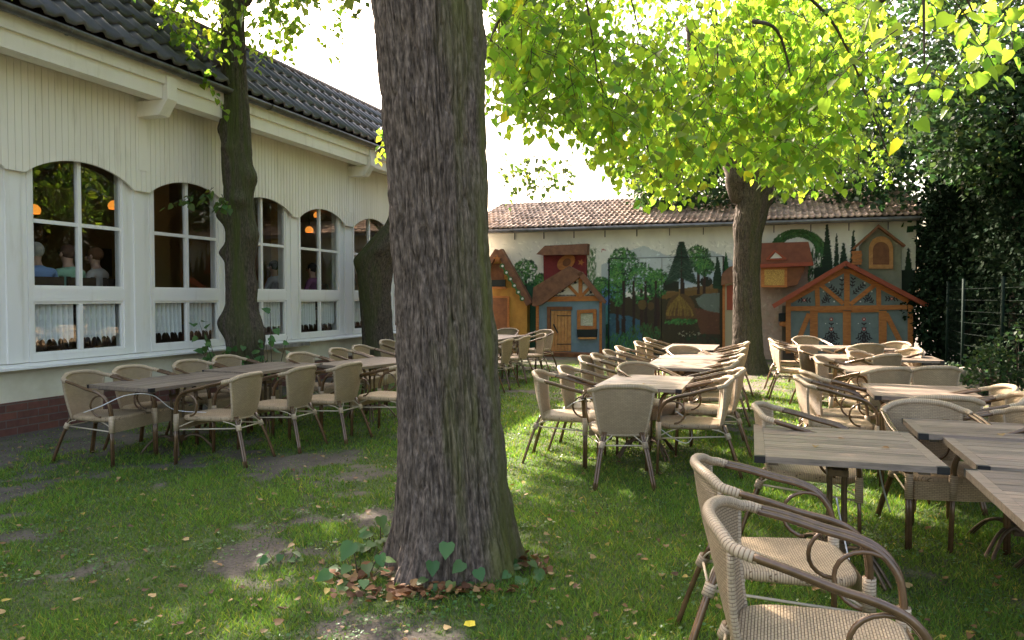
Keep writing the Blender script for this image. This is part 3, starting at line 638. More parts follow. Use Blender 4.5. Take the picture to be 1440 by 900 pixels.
def sprig(x, y, dx, dy, n=4):
    L = math.hypot(dx, dy); ux, uy = dx/L, dy/L
    rel(m, bar((x, y), (x+dx, y+dy), .9), .501, .504)
    for k in range(n):
        f = (k+.6)/n; bx, by = x+dx*f, y+dy*f
        for sg in (-1, 1): rel(m, bar((bx, by), (bx+ux*2.4-uy*sg*3.4, by+uy*2.4+ux*sg*3.4), 1.7), .5012, .5045)
for cx in (1169, 1215):
    flower(cx, 449); flower(cx, 463); sprig(cx, 492, 0, -38, 6)
    for sg in (-1, 1): sprig(cx, 480, sg*9, -6, 3); sprig(cx, 474, sg*5, -6, 2); sprig(cx, 486, sg*11, -1, 3); rel(mw, disc(cx+sg*8, 455, .8, 5), .501, .504)
sprig(1184, 417, -16, -14, 5); sprig(1184, 412, 0, -20, 3); sprig(1199, 414, 16, -14, 5); sprig(1198, 405, 2, -14, 3)
sprig(1156, 427, 8, -12, 4); sprig(1160, 420, 6, 2, 2); sprig(1228, 427, -8, -12, 4); sprig(1222, 420, -6, 2, 2)
flower(1131, 422, .9); sprig(1131, 422, -8, 0, 2); sprig(1131, 422, 8, 0, 2); flower(1254, 420, .9); sprig(1254, 420, -8, 0, 2); sprig(1254, 420, 8, 0, 2)
for (x, y) in ((1166, 397), (1183, 391), (1200, 392), (1216, 398), (1158, 410), (1226, 410), (1210, 424), (1173, 424), (1177, 384), (1204, 385)): rel(mw, disc(x, y, 1.2, 6), .501, .504)
m.build('ornament', M['decal'], h); mr.build('ornament_flower', M['decalred'], h); mw.build('ornament_dot', M['decalwhite'], h)

# ================================================================ ground
def soil_amount(x, y):
    a = fbm(x*.55+3, y*.55+9, o=4, seed=3); b = fbm(x*3.1, y*3.1, o=3, seed=8); v = (a-.55)*3.4+(b-.5)*4.2+(fbm(x*9, y*9, o=2, seed=19)-.5)*1.6
    def blob(cx, cy, rx, ry, s): return s*np.exp(-(((x-cx)/rx)**2+((y-cy)/ry)**2))
    v = v+blob(-1.15, 5.0, .5, .9, .9)+blob(-.5, 3.35, .65, .4, 1.5)+blob(-1.1, 4.2, .5, .4, .6)-blob(1.4, 5.0, 1.5, 2.0, 1.6)-blob(-.5, 8.5, 1.5, 2.2, 1.2)
    v = v-blob(-2.9, 5.2, 1.2, .8, .5)
    P = np.stack([x-LW[0], y-LW[1]], -1); t = P@U[:2]; d = P@N[:2]
    v = v+np.clip((1.95-d)/.7, 0, 1.9)*np.where(t < 14, 1, 0)
    db = -(np.stack([x-BW[0], y-BW[1]], -1)@U[:2]); v = v+np.clip((2.6-db)/1.2, 0, 2.)
    dr = 7.0+.33*(y-10)-x; v = v+np.clip((1.0-dr)/1.0, 0, 2)
    return np.clip(v, 0, 1)
def gz(x, y): return .035*(fbm(np.asarray(x)*.5, np.asarray(y)*.5, o=3, seed=21)-.5)*np.clip(np.minimum(1, 1), 0, 1)
xs = np.unique(np.concatenate([[-120, -60, -30, -18, -12], np.arange(-9, 11, .07), [12, 16, 22, 40, 80, 120]]))
ys = np.unique(np.concatenate([[-60, -25, -12, -6, -2], np.arange(0, 22.5, .07), [24, 28, 36, 50, 80, 140]]))
X, Y = np.meshgrid(xs, ys); gzz = gz(X, Y)*((X > -9.5) & (X < 11) & (Y > -1) & (Y < 23)) + .012*(fbm(X*9, Y*9, o=2, seed=4)-.5)*((X > -9.5) & (X < 11) & (Y > -1) & (Y < 23))
sa = soil_amount(X.ravel(), Y.ravel())
cg = np.array([.055, .085, .022]); cs = np.array([.105, .088, .070]); col = cg*(1-sa[:, None])+cs*sa[:, None]
col *= (.55+.9*fbm(X*6, Y*6, o=4, seed=5).ravel())[:, None]
i, j = np.meshgrid(np.arange(len(xs)-1), np.arange(len(ys)-1)); b = (j*len(xs)+i).ravel(); nx = len(xs)
F = np.stack([b, b+1, b+nx+1, b+nx], 1)
gm = mat('yard_earth', (1, 1, 1), .95, attr=True, var=(45, (.55, .52, .5), .45, .65), bump=(60, .7, .012))
g = mesh_f('ground', np.stack([X.ravel(), Y.ravel(), gzz.ravel()], 1), F, gm, None, col, smooth=True); tag(g, kind='structure')

# grass blades
def blades(n):
    out = []
    dmin, dmax = 1.6, 17.0
    k = 0
    while k < n:
        mth = n
        u = RNG.random(mth); d = dmin*(dmax/dmin)**(u**.8); rx = RNG.uniform(-.78, .80, mth); x = rx*d; y = d
        s = soil_amount(x, y); P = np.stack([x-LW[0], y-LW[1]], -1); off = P@N[:2]
        ok = (RNG.random(mth) > s*.88-.03) & (off > .12) & ((np.stack([x-BW[0], y-BW[1]], -1)@U[:2]) < -.1)
        ok &= ((x+.38)**2+(y-4.3)**2 > .42**2)
        out.append(np.stack([x[ok], y[ok]], 1)); k += ok.sum()
    return np.concatenate(out)[:n]
P = blades(330000); n = len(P); d = P[:, 1]
clump = fbm(P[:, 0]*2.3, P[:, 1]*2.3, o=3, seed=31)
hgt = (.018+.042*np.clip(clump-.25, 0, 1)*RNG.uniform(.5, 1.5, n))*RNG.uniform(.6, 1.4, n)*np.clip(1.15-soil_amount(P[:, 0], P[:, 1])*.6, .4, 2); wd = (.0016+.00055*d)*RNG.uniform(.7, 1.3, n)
az = RNG.uniform(0, 2*PI, n); ln = RNG.uniform(.1, 1.3, n)*hgt; la = RNG.uniform(0, 2*PI, n)
zb = gz(P[:, 0], P[:, 1])-.004; c = np.stack([np.cos(az), np.sin(az)], 1)*wd[:, None]
V = np.zeros((n, 3, 3)); V[:, 0, :2] = P-c; V[:, 1, :2] = P+c; V[:, 2, 0] = P[:, 0]+np.cos(la)*ln; V[:, 2, 1] = P[:, 1]+np.sin(la)*ln
V[:, 0, 2] = V[:, 1, 2] = zb; V[:, 2, 2] = zb+hgt
tn = np.stack([RNG.uniform(.6, 1.4, n)]*3, 1); tn[:, 0] *= RNG.uniform(.8, 1.5, n); dry = RNG.random(n) < .05; tn[dry] = (3.4, 1.5, 2.2)
tn *= (.7+.6*clump)[:, None]
M['grass'] = leaf_mat('grass_blade', (.095, .19, .028), (.15, .32, .03), .4, .6)
gr = mesh_np('lawn_grass', V.reshape(-1, 3), np.arange(3*n), np.full(n, 3), M['grass'], col=np.repeat(tn, 3, 0)); tag(gr, 'short green lawn grass covering the yard', 'grass', kind='stuff')
# ================================================================ leaves
HEART = np.array([(0, 0), (-.08, .26), (.12, .46), (.5, .40), (1.05, 0), (.5, -.40), (.12, -.46), (-.08, -.26)], float)
def leaves(name, P, axis, nrm, size, m, parent, tint, coarse=False):
    n = len(P); axis = axis/np.linalg.norm(axis, axis=1)[:, None]; nrm = nrm-axis*(nrm*axis).sum(1)[:, None]; nrm /= np.linalg.norm(nrm, axis=1)[:, None]+1e-9; side = np.cross(nrm, axis)
    T = np.array([(0, 0), (.45, .42), (1, 0), (.45, -.42)], float) if coarse else HEART
    k = len(T); fold = RNG.uniform(-.05, .38, n); curl = RNG.uniform(-.25, .1, n)
    V = P[:, None]+size[:, None, None]*(axis[:, None]*T[None, :, :1]+side[:, None]*T[None, :, 1:]+nrm[:, None]*(np.abs(T[None, :, 1:])*fold[:, None, None]+(T[None, :, :1]**2)*curl[:, None, None]))
    b = (np.arange(n)*k)[:, None]
    F = np.concatenate([b+np.array([[0, 2, 1]]), b+np.array([[0, 3, 2]])], 1) if coarse else np.concatenate([b+np.array([[0, 4, 3, 2, 1]]), b+np.array([[0, 7, 6, 5, 4]])], 1)
    w_ = 3 if coarse else 5
    return mesh_np(name, V.reshape(-1, 3), F.ravel(), np.full(2*n, w_), m, parent, False, None, np.repeat(tint, k, 0))
def rnd_dirs(n, zb=0.):
    v = RNG.normal(size=(n, 3)); v[:, 2] += zb; return v/np.linalg.norm(v, axis=1)[:, None]
def tints(n, yellow=.03, lo=.65, hi=1.35):
    t = RNG.uniform(lo, hi, n)[:, None]*np.ones((1, 3)); t[:, 0] *= RNG.uniform(.8, 1.35, n)
    y = RNG.random(n) < yellow; t[y] = np.array([2.0, 1.15, .9])*RNG.uniform(.8, 1.2, (y.sum(), 1)); return t
def sprays(starts, dirs, lens, droop, nleaf, size, jitter=.05):
    """branchlets with alternate hanging leaves. returns leaf arrays and branchlet polylines"""
    Pl = []; Al = []; Nl = []; Sl = []; tw = []
    for s, d, L, dr in zip(starts, dirs, lens, droop):
        q = np.array(s, float); d = np.array(d, float)/np.linalg.norm(d); pts = [q.copy()]; st = L/nleaf; lat = np.cross(d, [0, 0, 1.]); lat /= np.linalg.norm(lat)+1e-6
        for i in range(nleaf):
            d = d+np.array([random.gauss(0, .07), random.gauss(0, .07), -dr*st*1.4]); d /= np.linalg.norm(d); q = q+d*st; pts.append(q.copy())
            sg = 1 if i % 2 else -1; a = d*.5+lat*sg*random.uniform(.4, 1.1)+np.array([0, 0, -random.uniform(.1, 1.1)])
            Pl.append(q+a*.03+np.array([random.gauss(0, jitter*.4)]*3)); Al.append(a); Nl.append((random.gauss(0, .45), random.gauss(0, .45), 1)); Sl.append(size*random.uniform(.45, 1.3))
        tw.append(pts[::max(1, nleaf//4)]+[pts[-1]])
    return np.array(Pl), np.array(Al), np.array(Nl), np.array(Sl), tw
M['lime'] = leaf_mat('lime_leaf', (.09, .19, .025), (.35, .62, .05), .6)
M['limedark'] = leaf_mat('dark_lime_leaf', (.055, .12, .03), (.14, .25, .04), .45)  # darker, less translucent green than the other lime leaf
M['conif'] = leaf_mat('dark_evergreen_leaf', (.011, .026, .013), (.012, .025, .01), .12, .8, .05)
M['chest'] = leaf_mat('broad_green_leaf', (.028, .068, .032), (.05, .115, .03), .35, .6, .2)
M['weed'] = leaf_mat('ivy_sprout_leaf', (.06, .15, .045), (.13, .28, .05), .35, .4)
M['dryleaf'] = leaf_mat('dry_leaf', (.42, .25, .10), (.3, .16, .05), .25, .6)

# bark
def bark_mat(name, a, b_, moss):
    m = bpy.data.materials.new(name); m.use_nodes = True; nt = m.node_tree; n = nt.nodes; L = nt.links; p = n['Principled BSDF']; p.inputs['Roughness'].default_value = .9; p.inputs['Specular IOR Level'].default_value = .2
    tc = n.new('ShaderNodeTexCoord'); mp = n.new('ShaderNodeMapping'); mp.inputs['Scale'].default_value = (24, 24, 5.5); L.new(tc.outputs['Object'], mp.inputs[0])
    t = n.new('ShaderNodeTexNoise'); t.inputs['Scale'].default_value = 1.6; t.inputs['Detail'].default_value = 8; t.inputs['Roughness'].default_value = .7; L.new(mp.outputs[0], t.inputs['Vector'])
    r = n.new('ShaderNodeMapRange'); r.inputs[1].default_value = .35; r.inputs[2].default_value = .68; L.new(t.outputs[0], r.inputs[0])
    x = n.new('ShaderNodeMix'); x.data_type = 'RGBA'; x.inputs[6].default_value = (*a, 1); x.inputs[7].default_value = (*b_, 1); L.new(r.outputs[0], x.inputs[0])
    at = n.new('ShaderNodeAttribute'); at.attribute_name = 'Col'; y = n.new('ShaderNodeMix'); y.data_type = 'RGBA'; y.inputs[7].default_value = (*moss, 1)
    sp = n.new('ShaderNodeSeparateColor'); L.new(at.outputs[0], sp.inputs[0]); L.new(sp.outputs[0], y.inputs[0]); mp2 = n.new('ShaderNodeMapping'); mp2.inputs['Scale'].default_value = (75, 75, 26); L.new(tc.outputs['Object'], mp2.inputs[0]); t2_ = n.new('ShaderNodeTexNoise'); t2_.inputs['Scale'].default_value = 1; t2_.inputs['Detail'].default_value = 5; L.new(mp2.outputs[0], t2_.inputs['Vector'])
    r2 = n.new('ShaderNodeMapRange'); r2.inputs[1].default_value = .35; r2.inputs[2].default_value = .68; r2.inputs[3].default_value = .6; r2.inputs[4].default_value = 1.35; L.new(t2_.outputs[0], r2.inputs[0])
    z_ = n.new('ShaderNodeMix'); z_.data_type = 'RGBA'; z_.blend_type = 'MULTIPLY'; z_.inputs[0].default_value = 1; L.new(x.outputs[2], z_.inputs[6]); L.new(r2.outputs[0], z_.inputs[7])
    L.new(z_.outputs[2], y.inputs[6]); L.new(y.outputs[2], p.inputs['Base Color'])
    bp = n.new('ShaderNodeBump'); bp.inputs['Strength'].default_value = .9; bp.inputs['Distance'].default_value = .016; L.new(t.outputs[0], bp.inputs['Height']); L.new(bp.outputs[0], p.inputs['Normal'])
    return m
M['bark'] = bark_mat('grey_lime_bark', (.050, .037, .028), (.235, .182, .142), (.11, .115, .03))
M['bark2'] = bark_mat('dark_lime_bark', (.045, .036, .028), (.14, .112, .088), (.07, .085, .025))
def trunk(name, path, radii, parent, m, nth=120, dz=.02, amp=.012, fis=11, moss_dir=(1, 0), moss_amt=.8, burls=(), roots=0., seed=0, wob=.05):
    """path/radii keyed by height"""
    zs_k = [p[2] for p in path]; zz = np.arange(zs_k[0], zs_k[-1]+dz, dz); cx = np.interp(zz, zs_k, [p[0] for p in path]); cy = np.interp(zz, zs_k, [p[1] for p in path]); rk = np.interp(zz, zs_k, radii)
    ker = np.ones(9)/9; pad = lambda a: np.convolve(np.pad(a, 4, 'edge'), ker, 'valid'); cx, cy, rk = pad(cx), pad(cy), pad(rk)
    th = np.linspace(0, 2*PI, nth, endpoint=False); TH, ZZ = np.meshgrid(th, zz); c, s = np.cos(TH), np.sin(TH)
    r = rk[:, None]*(1+wob*(fbm(c*1.3+seed, s*1.3, ZZ*.8, o=3, seed=seed+1)-.5)*2)
    if roots: r = r*(1+roots*np.exp(-ZZ/.28)*(.5+.5*np.cos(TH*5+1.2+seed)+.4*noise(c*3, s*3, ZZ*0, seed)))
    for (bz, ba, bs, bh) in burls:
        da = np.angle(np.exp(1j*(TH-ba))); r = r+bh*np.exp(-((ZZ-bz)/bs)**2-(da*rk[:, None]/bs)**2)
    wx = .16*fbm(c*2, s*2, ZZ*1.5, o=2, seed=seed+5); f1 = 1-np.abs(2*noise(c*fis/3+wx*3, s*fis/3+wx*3, ZZ*1.1+7*wx, seed+2)-1); f2 = 1-np.abs(2*noise(c*fis+wx*6, s*fis+wx*6, ZZ*3.2, seed+3)-1)
    f3 = noise(c*fis*2.3, s*fis*2.3, ZZ*16, seed+4); f4 = 1-np.abs(2*noise(c*fis*2.1+wx*9, s*fis*2.1+wx*9, ZZ*6.5, seed+6)-1)
    r = r-amp*(1.1*f2**5+.8*f1**7+.7*f4**4)+amp*.5*f3
    V = np.stack([cx[:, None]+r*c, cy[:, None]+r*s, ZZ], -1).reshape(-1, 3); nz = len(zz)
    i, j = np.meshgrid(np.arange(nth), np.arange(nz-1)); i = i.ravel(); j = j.ravel()
    F = np.stack([j*nth+i, j*nth+(i+1) % nth, (j+1)*nth+(i+1) % nth, (j+1)*nth+i], 1)
    mo = np.clip((c*moss_dir[0]+s*moss_dir[1])*.9-.15+(fbm(c*2.5, s*2.5, ZZ*1.2, o=4, seed=seed+9)-.5)*2.6, 0, 1)*moss_amt
    return mesh_f(name, V, F, m, parent, np.repeat(mo.reshape(-1, 1), 3, 1), smooth=True)
def limb(parent, pts, r0, r1, m=None, sub=5):
    rr = np.linspace(r0, r1, len(pts)); P_, R_ = smooth_path([np.array(p, float) for p in pts], list(rr), sub)
    P_ = [p+np.array([random.gauss(0, .15*rr_) for _ in range(3)]) for p, rr_ in zip(P_, R_)]; b = MB(); b.cc = (0, 0, 0); b.tube(P_, R_, 9); return b.build('limb', m or M['bark2'], parent, smooth=True, col=True)
def twigs(parent, polys, r=.004, name='twigs'):
    b = MB()
    for p in polys: b.tube(p, np.linspace(r, r*.4, len(p)), 4, caps=False)
    return b.build(name, M['twig'], parent, smooth=True)

# ---- trunks
T1 = np.array([-.33, 4.32, 0]); T2 = np.array([-3.95, 11.0, 0]); T3 = np.array([-2.55, 14.6, 0]); T4 = np.array([4.85, 15.3, 0])
t1 = empty('big_lime_tree', T1, 0, 'big lime tree with thick grey fissured trunk in the middle foreground', 'tree', 'lime trees in the yard')
trunk('trunk', [(0, 0, -.06), (-.005, 0, .3), (-.03, 0, .8), (-.07, 0, 1.6), (-.11, 0, 2.4), (-.16, 0, 3.3), (-.2, .0, 4.6)], [.36, .325, .30, .280, .288, .322, .37], t1, M['bark'], 560, .0075, .021, 12, (1.05, .12), .9,
      burls=((2.62, -1.75, .07, .02), (2.35, -1.55, .09, .018), (1.95, -1.7, .07, .012), (1.30, -.2, .10, .02), (3.0, .1, .12, .02)), roots=.29, seed=3, wob=.03)
t2 = empty('restaurant_side_lime', T2, 0, 'dark knobbly lime tree with mossy trunk close to the restaurant windows', 'tree', 'lime trees in the yard')
trunk('trunk', [(0, 0, -.05), (.0, 0, .5), (.0, 0, 1.0), (-.05, 0, 1.7), (-.03, 0, 2.6), (-.08, 0, 3.6), (-.10, 0, 4.6), (-.12, 0, 6.2)], [.31, .27, .245, .215, .215, .205, .185, .17], t2, M['bark2'], 200, .018, .012, 9, (.3, -.9), .95,
      burls=((1.15, PI, .2, .15), (1.0, -.3, .3, .09), (2.2, -3.0, .10, .09), (2.75, -3.0, .13, .13), (2.95, -1.3, .11, .11), (3.3, -.3, .16, .09), (2.45, -.2, .2, .07), (3.7, -1.9, .09, .06), (1.7, -.1, .15, .05), (4.0, 3.0, .12, .06)), roots=.25, seed=12, wob=.17)
t3 = empty('leaning_lime_stub', T3, 0, 'short leaning pollarded tree half hidden behind the big trunk', 'tree', 'lime trees in the yard')
trunk('trunk', [(0, 0, -.05), (-.08, 0, .8), (-.14, 0, 1.7), (-.10, 0, 2.2), (.12, 0, 2.62), (.38, 0, 3.0), (.55, 0, 3.7), (.6, .2, 5.2), (.6, .4, 6.4)], [.36, .31, .33, .36, .38, .28, .24, .22, .2], t3, M['bark2'], 140, .025, .012, 9, (-.5, -.7), .7, burls=((2.3, -2.6, .2, .12), (2.45, -1.6, .12, .07)), roots=.15, seed=20, wob=.12)
t4 = empty('yard_wall_lime', T4, 0, 'lime tree with forked sunlit trunk in front of the mural wall', 'tree', 'lime trees in the yard')
trunk('trunk', [(0, 0, -.05), (-.02, 0, .4), (-.03, 0, 1.2), (-.06, 0, 2.0), (-.02, 0, 2.8), (.08, 0, 3.5), (.12, 0, 4.05)], [.36, .30, .275, .26, .28, .34, .38], t4, M['bark2'], 200, .018, .014, 9, (.8, -.6), .5, burls=((3.0, PI, .2, .04), (1.5, -2.2, .2, .03)), roots=.25, seed=31, wob=.06)
limb(t4, [(-.2, 0, 3.6), (-.32, 0, 4.2), (-.5, 0, 4.9), (-.9, .2, 5.9), (-1.2, .2, 7.2)], .26, .12)
limb(t4, [(.25, 0, 3.5), (.55, 0, 4.2), (.95, -.1, 4.8), (1.5, -.3, 5.6), (2.2, -.6, 6.8)], .24, .10)
limb(t4, [(.1, 0, 3.8), (.1, -.5, 5.0), (-.6, -2.2, 6.2), (-1.6, -4.0, 6.6), (-2.2, -5.6, 6.2)], .22, .06)
limb(t1, [(-.28, 0, 4.3), (-1.0, .5, 5.4), (-2.2, 1.6, 6.6), (-3.2, 3.0, 7.6)], .24, .08)
limb(t1, [(-.1, .05, 4.3), (.5, .8, 5.4), (1.4, 2.0, 6.2), (2.4, 3.4, 6.4), (3.2, 4.4, 5.9)], .26, .06)
limb(t1, [(-.15, -.1, 4.3), (.6, -.1, 5.2), (2.0, .2, 5.9), (3.6, .9, 5.9), (4.8, 1.8, 5.3)], .22, .05)
limb(t1, [(-.2, .1, 4.4), (-.1, .9, 5.8), (.1, 2.4, 7.0), (-.3, 4.0, 7.8)], .22, .08)
limb(t1, [(-.25, -.1, 4.4), (-.5, -1.0, 5.6), (-1.0, -2.4, 6.4)], .20, .08)
limb(t2, [(-.12, 0, 6.0), (-.5, .8, 7.2), (-.8, 1.6, 8.2)], .15, .05); limb(t2, [(-.12, 0, 5.8), (.7, .3, 6.9), (1.8, .8, 7.8)], .15, .05); limb(t2, [(-.1, 0, 4.3), (-.7, -.35, 4.75), (-1.1, -.5, 5.2)], .06, .03)
limb(t3, [(.6, .4, 6.2), (.2, .8, 7.6), (-.6, 1.4, 8.6)], .17, .05); limb(t3, [(.6, .4, 6.2), (1.4, .2, 7.4), (2.2, .0, 8.2)], .17, .05)

# ---- visible hanging canopy (real branchlets at their own distances)
LB_X = [640, 690, 730, 770, 800, 840, 870, 910, 950, 990, 1030, 1070, 1110, 1160, 1200, 1240, 1262, 1290, 1330, 1380, 1440, 1600]
LB_Y = [160, 175, 190, 195, 205, 230, 262, 285, 292, 270, 225, 262, 278, 262, 262, 268, 255, 205, 150, 135, 115, 100]
def sun_on(P, z):  # where the light through P lands at height z
    k = (P[2]-z)/SUNV[2]; return P[0]-SUNV[0]*k, P[1]-SUNV[1]*k
HOLES = [(2.15, 9.6, .73, .75, 1.2), (2.9, 12.7, .73, .9, 1.0), (4.4, 13.6, .0, .8, .9), (3.0, 9.0, .8, .35, 1.6), (4.6, 11.9, .7, .35, .6), (3.6, 6.7, .73, .28, .5), (4.15, 8.5, .73, .45, .4), (2.9, 7.9, 0, .28, .9), (4.6, 15.2, 1.8, .5, .6), (4.6, 10.4, .75, .7, .35), (4.1, 5.6, .8, .2, .6)]  # spots kept sunlit: leaves whose shade would fall here are pruned
def in_hole(P):
    for hx, hy, hz, rx, ry in HOLES:
        x, y = sun_on(P, hz)
        if ((x-hx)/rx)**2+((y-hy)/ry)**2 < 1: return True
    return False
def canopy(n, pxr, pyr, dr, edge=True, tries=60):
    S = []; 
    while len(S) < n:
        px = random.uniform(*pxr); py = random.uniform(*pyr); dep = random.uniform(*dr); P = np.array([0, 0, CZ])+ray(px, py)*dep
        if edge and py > np.interp(px, LB_X, LB_Y)-14*6/dep - random.expovariate(1/16.): continue
        if fbm(P[0]*.9, P[1]*.9, P[2]*1.3, o=3, seed=40) < .42: continue
        if P[2] < 1.9: continue
        if px > 1120 and random.random() < (px-1120)/170: continue
        if np.hypot(P[0]-T4[0], P[1]-T4[1]) < .7 and P[2] < 4.2: continue
        S.append(P)
    return S
def dress(parent, S, size, nleaf, L, m, name='crown', yellow=.03, holes=True, coarse=False, lo=.65, hi=1.35, vis_edge=True, tr=.0035):
    n = len(S); D = rnd_dirs(n); D[:, 2] = np.abs(D[:, 2])*-.5-.15; st = [s-d*L*.5+np.array([0, 0, L*.15]) for s, d in zip(S, D)]
    Pl, Al, Nl, Sl, tw = sprays(st, D, [L*random.uniform(.6, 1.3) for _ in range(n)], [random.uniform(.4, 1.4) for _ in range(n)], nleaf, size)
    keep = np.ones(len(Pl), bool)
    if holes: keep &= ~np.array([in_hole(p) for p in Pl])
    px, py, dep = project(Pl)
    if vis_edge: keep &= ~((dep > .3) & (px > 670) & (px < 1500) & (py > np.interp(px, LB_X, LB_Y)+8))
    keep &= (dep > 1.6) | (py < -60)
    org = np.array(parent.location)
    o = leaves(name, Pl[keep]-org, Al[keep], Nl[keep], Sl[keep], m, parent, tints(keep.sum(), yellow, lo, hi), coarse)
    good = []
    for p in tw:
        q = np.array(p); X_, Y_, d_ = project(q)
        if vis_edge and ((X_ > 670) & (X_ < 1500) & (d_ > .3) & (Y_ > np.interp(X_, LB_X, LB_Y))).any(): continue
        good.append([v-org for v in q])
    twigs(parent, good, tr); return o
dress(t1, canopy(950, (690, 1225), (-60, 290), (5.4, 9.6)), .075, 11, .55, M['lime'], yellow=.02)
S = [P for P in (pt_ for pt_ in ((np.array([0, 0, CZ])+ray(random.uniform(1190, 1560), random.uniform(-120, 150))*random.uniform(3.4, 6.5)) for _ in range(75)))  if P[2] > 1.9 and project(P)[1] < np.interp(project(P)[0], LB_X, LB_Y)-12]
dress(t1, S, .075, 8, .45, M['lime'], 'foliage', yellow=.03)
dress(t4, canopy(860, (700, 1260), (-60, 300), (9.0, 14.5)), .078, 11, .6, M['lime'], yellow=.015)
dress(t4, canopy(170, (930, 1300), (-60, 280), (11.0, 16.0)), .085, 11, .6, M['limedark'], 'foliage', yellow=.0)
# a few long drooping branches reaching down from the limbs
def droopers(parent, ends, org):
    ps = []
    for (a, b_) in ends:
        a = np.array(a, float); b_ = np.array(b_, float); mid = (a+b_)/2+np.array([0, 0, .35]); P_, _ = smooth_path([a, mid, b_], [0, 0, 0], 6); ps.append([p-org for p in P_])
    b = MB()
    for p in ps: b.tube(p, np.linspace(.017, .004, len(p)), 5)
    b.build('hanging_branches', M['twig'], parent, smooth=True)
def pt(px, py, d): return np.array([0, 0, CZ])+ray(px, py)*d
droopers(t1, [(pt(790, -60, 5.2), pt(842, 118, 5.6)), (pt(690, 60, 6), pt(720, 118, 6.3)), (pt(1080, -40, 5), pt(1250, 220, 6.2)), (pt(1060, 30, 5), pt(1130, 200, 6)), (pt(840, -40, 6), pt(905, 70, 6.2)), (pt(930, 250, 8), pt(850, 190, 8)), (pt(1290, -40, 3.4), pt(1300, 90, 3.6)), (pt(1240, 0, 3.4), pt(1370, 22, 3.8)), (pt(1000, -60, 6), pt(1010, 130, 7)), (pt(1370, -30, 4.4), pt(1400, 90, 4.6))], T1)
# ---- unseen upper crowns that shade the yard
def upper(n, xr, yr, zr, keepf, minpy=-25):
    S = []; c = 0
    while len(S) < n and c < n*60:
        c += 1; P = np.array([random.uniform(*xr), random.uniform(*yr), random.uniform(*zr)]); px, py, dep = project(P)
        if dep > .5 and py > minpy and -60 < px < 1500: continue
        if random.random() > keepf(P): continue
        S.append(P)
    return S
def kf(P):
    x4, y4 = sun_on(P, 3.6); x0, y0 = sun_on(P, .7)
    if (.2 < x0 < 3.4 and 1.5 < y0 < 5.6) or (-6 < x0 <= .2 and 1.5 < y0 < 6.5): return .95
    if x4 > 6.5: return .95
    if -.3 < x4 < 6.5 and 4.5 < y4 < 14: return .28 if fbm(x0*1.1, y0*1.1, o=2, seed=77) > .52 else .05
    return .95 if fbm(P[0]*.7, P[1]*.7, P[2]*.7, o=2, seed=50) > .38 else .1
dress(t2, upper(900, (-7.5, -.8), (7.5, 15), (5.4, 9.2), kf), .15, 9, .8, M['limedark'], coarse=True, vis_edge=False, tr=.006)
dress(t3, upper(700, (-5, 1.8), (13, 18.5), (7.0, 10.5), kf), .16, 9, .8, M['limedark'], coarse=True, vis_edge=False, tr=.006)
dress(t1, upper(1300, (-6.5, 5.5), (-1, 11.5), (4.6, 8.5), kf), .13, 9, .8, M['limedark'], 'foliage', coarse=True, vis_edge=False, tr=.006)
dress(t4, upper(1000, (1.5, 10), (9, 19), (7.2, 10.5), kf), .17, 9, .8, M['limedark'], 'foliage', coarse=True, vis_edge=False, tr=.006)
# leaves on the restaurant-side tree that show against the roof and sky
S = []
for _ in range(120):
    a = random.random(); 
    px, py = (random.gauss(275, 34), random.uniform(-40, 70)) if a < .42 else ((random.gauss(385, 30), random.uniform(-40, 75)) if a < .88 else (random.uniform(420, 520), random.uniform(-40, 45)))
    if abs(px-337) < 14 and py > 30: continue
    S.append(pt(px, py, random.uniform(9.8, 11.6)))
for (px, py) in ((338, 58), (350, 62), (300, 130), (292, 100), (262, 85), (228, 12), (235, 30), (372, 80), (392, 70)): S.append(pt(px, py, 10.2))
dress(t2, S, .095, 9, .42, M['lime'], 'foliage', vis_edge=False, lo=.5, hi=1.1)
S = [pt(306+random.uniform(-14, 12), 283+random.uniform(-12, 12), 10.2) for _ in range(5)]+[pt(258+random.uniform(-14, 14), 283+random.uniform(-8, 8), 10.3) for _ in range(3)]
dress(t2, S, .09, 6, .22, M['limedark'], 'foliage', vis_edge=False)
S = [pt(540+random.uniform(-8, 6), 205+random.uniform(-20, 20), 12.5) for _ in range(4)]
dress(t3, S, .09, 6, .25, M['lime'], 'foliage', vis_edge=False, yellow=.3)
S = [pt(random.uniform(700, 810), 240+random.uniform(-18, 30), random.uniform(10, 13)) for _ in range(34)]
S = [s for s in S if True]
dress(t4, S, .07, 8, .4, M['limedark'], 'foliage', vis_edge=False, holes=False)

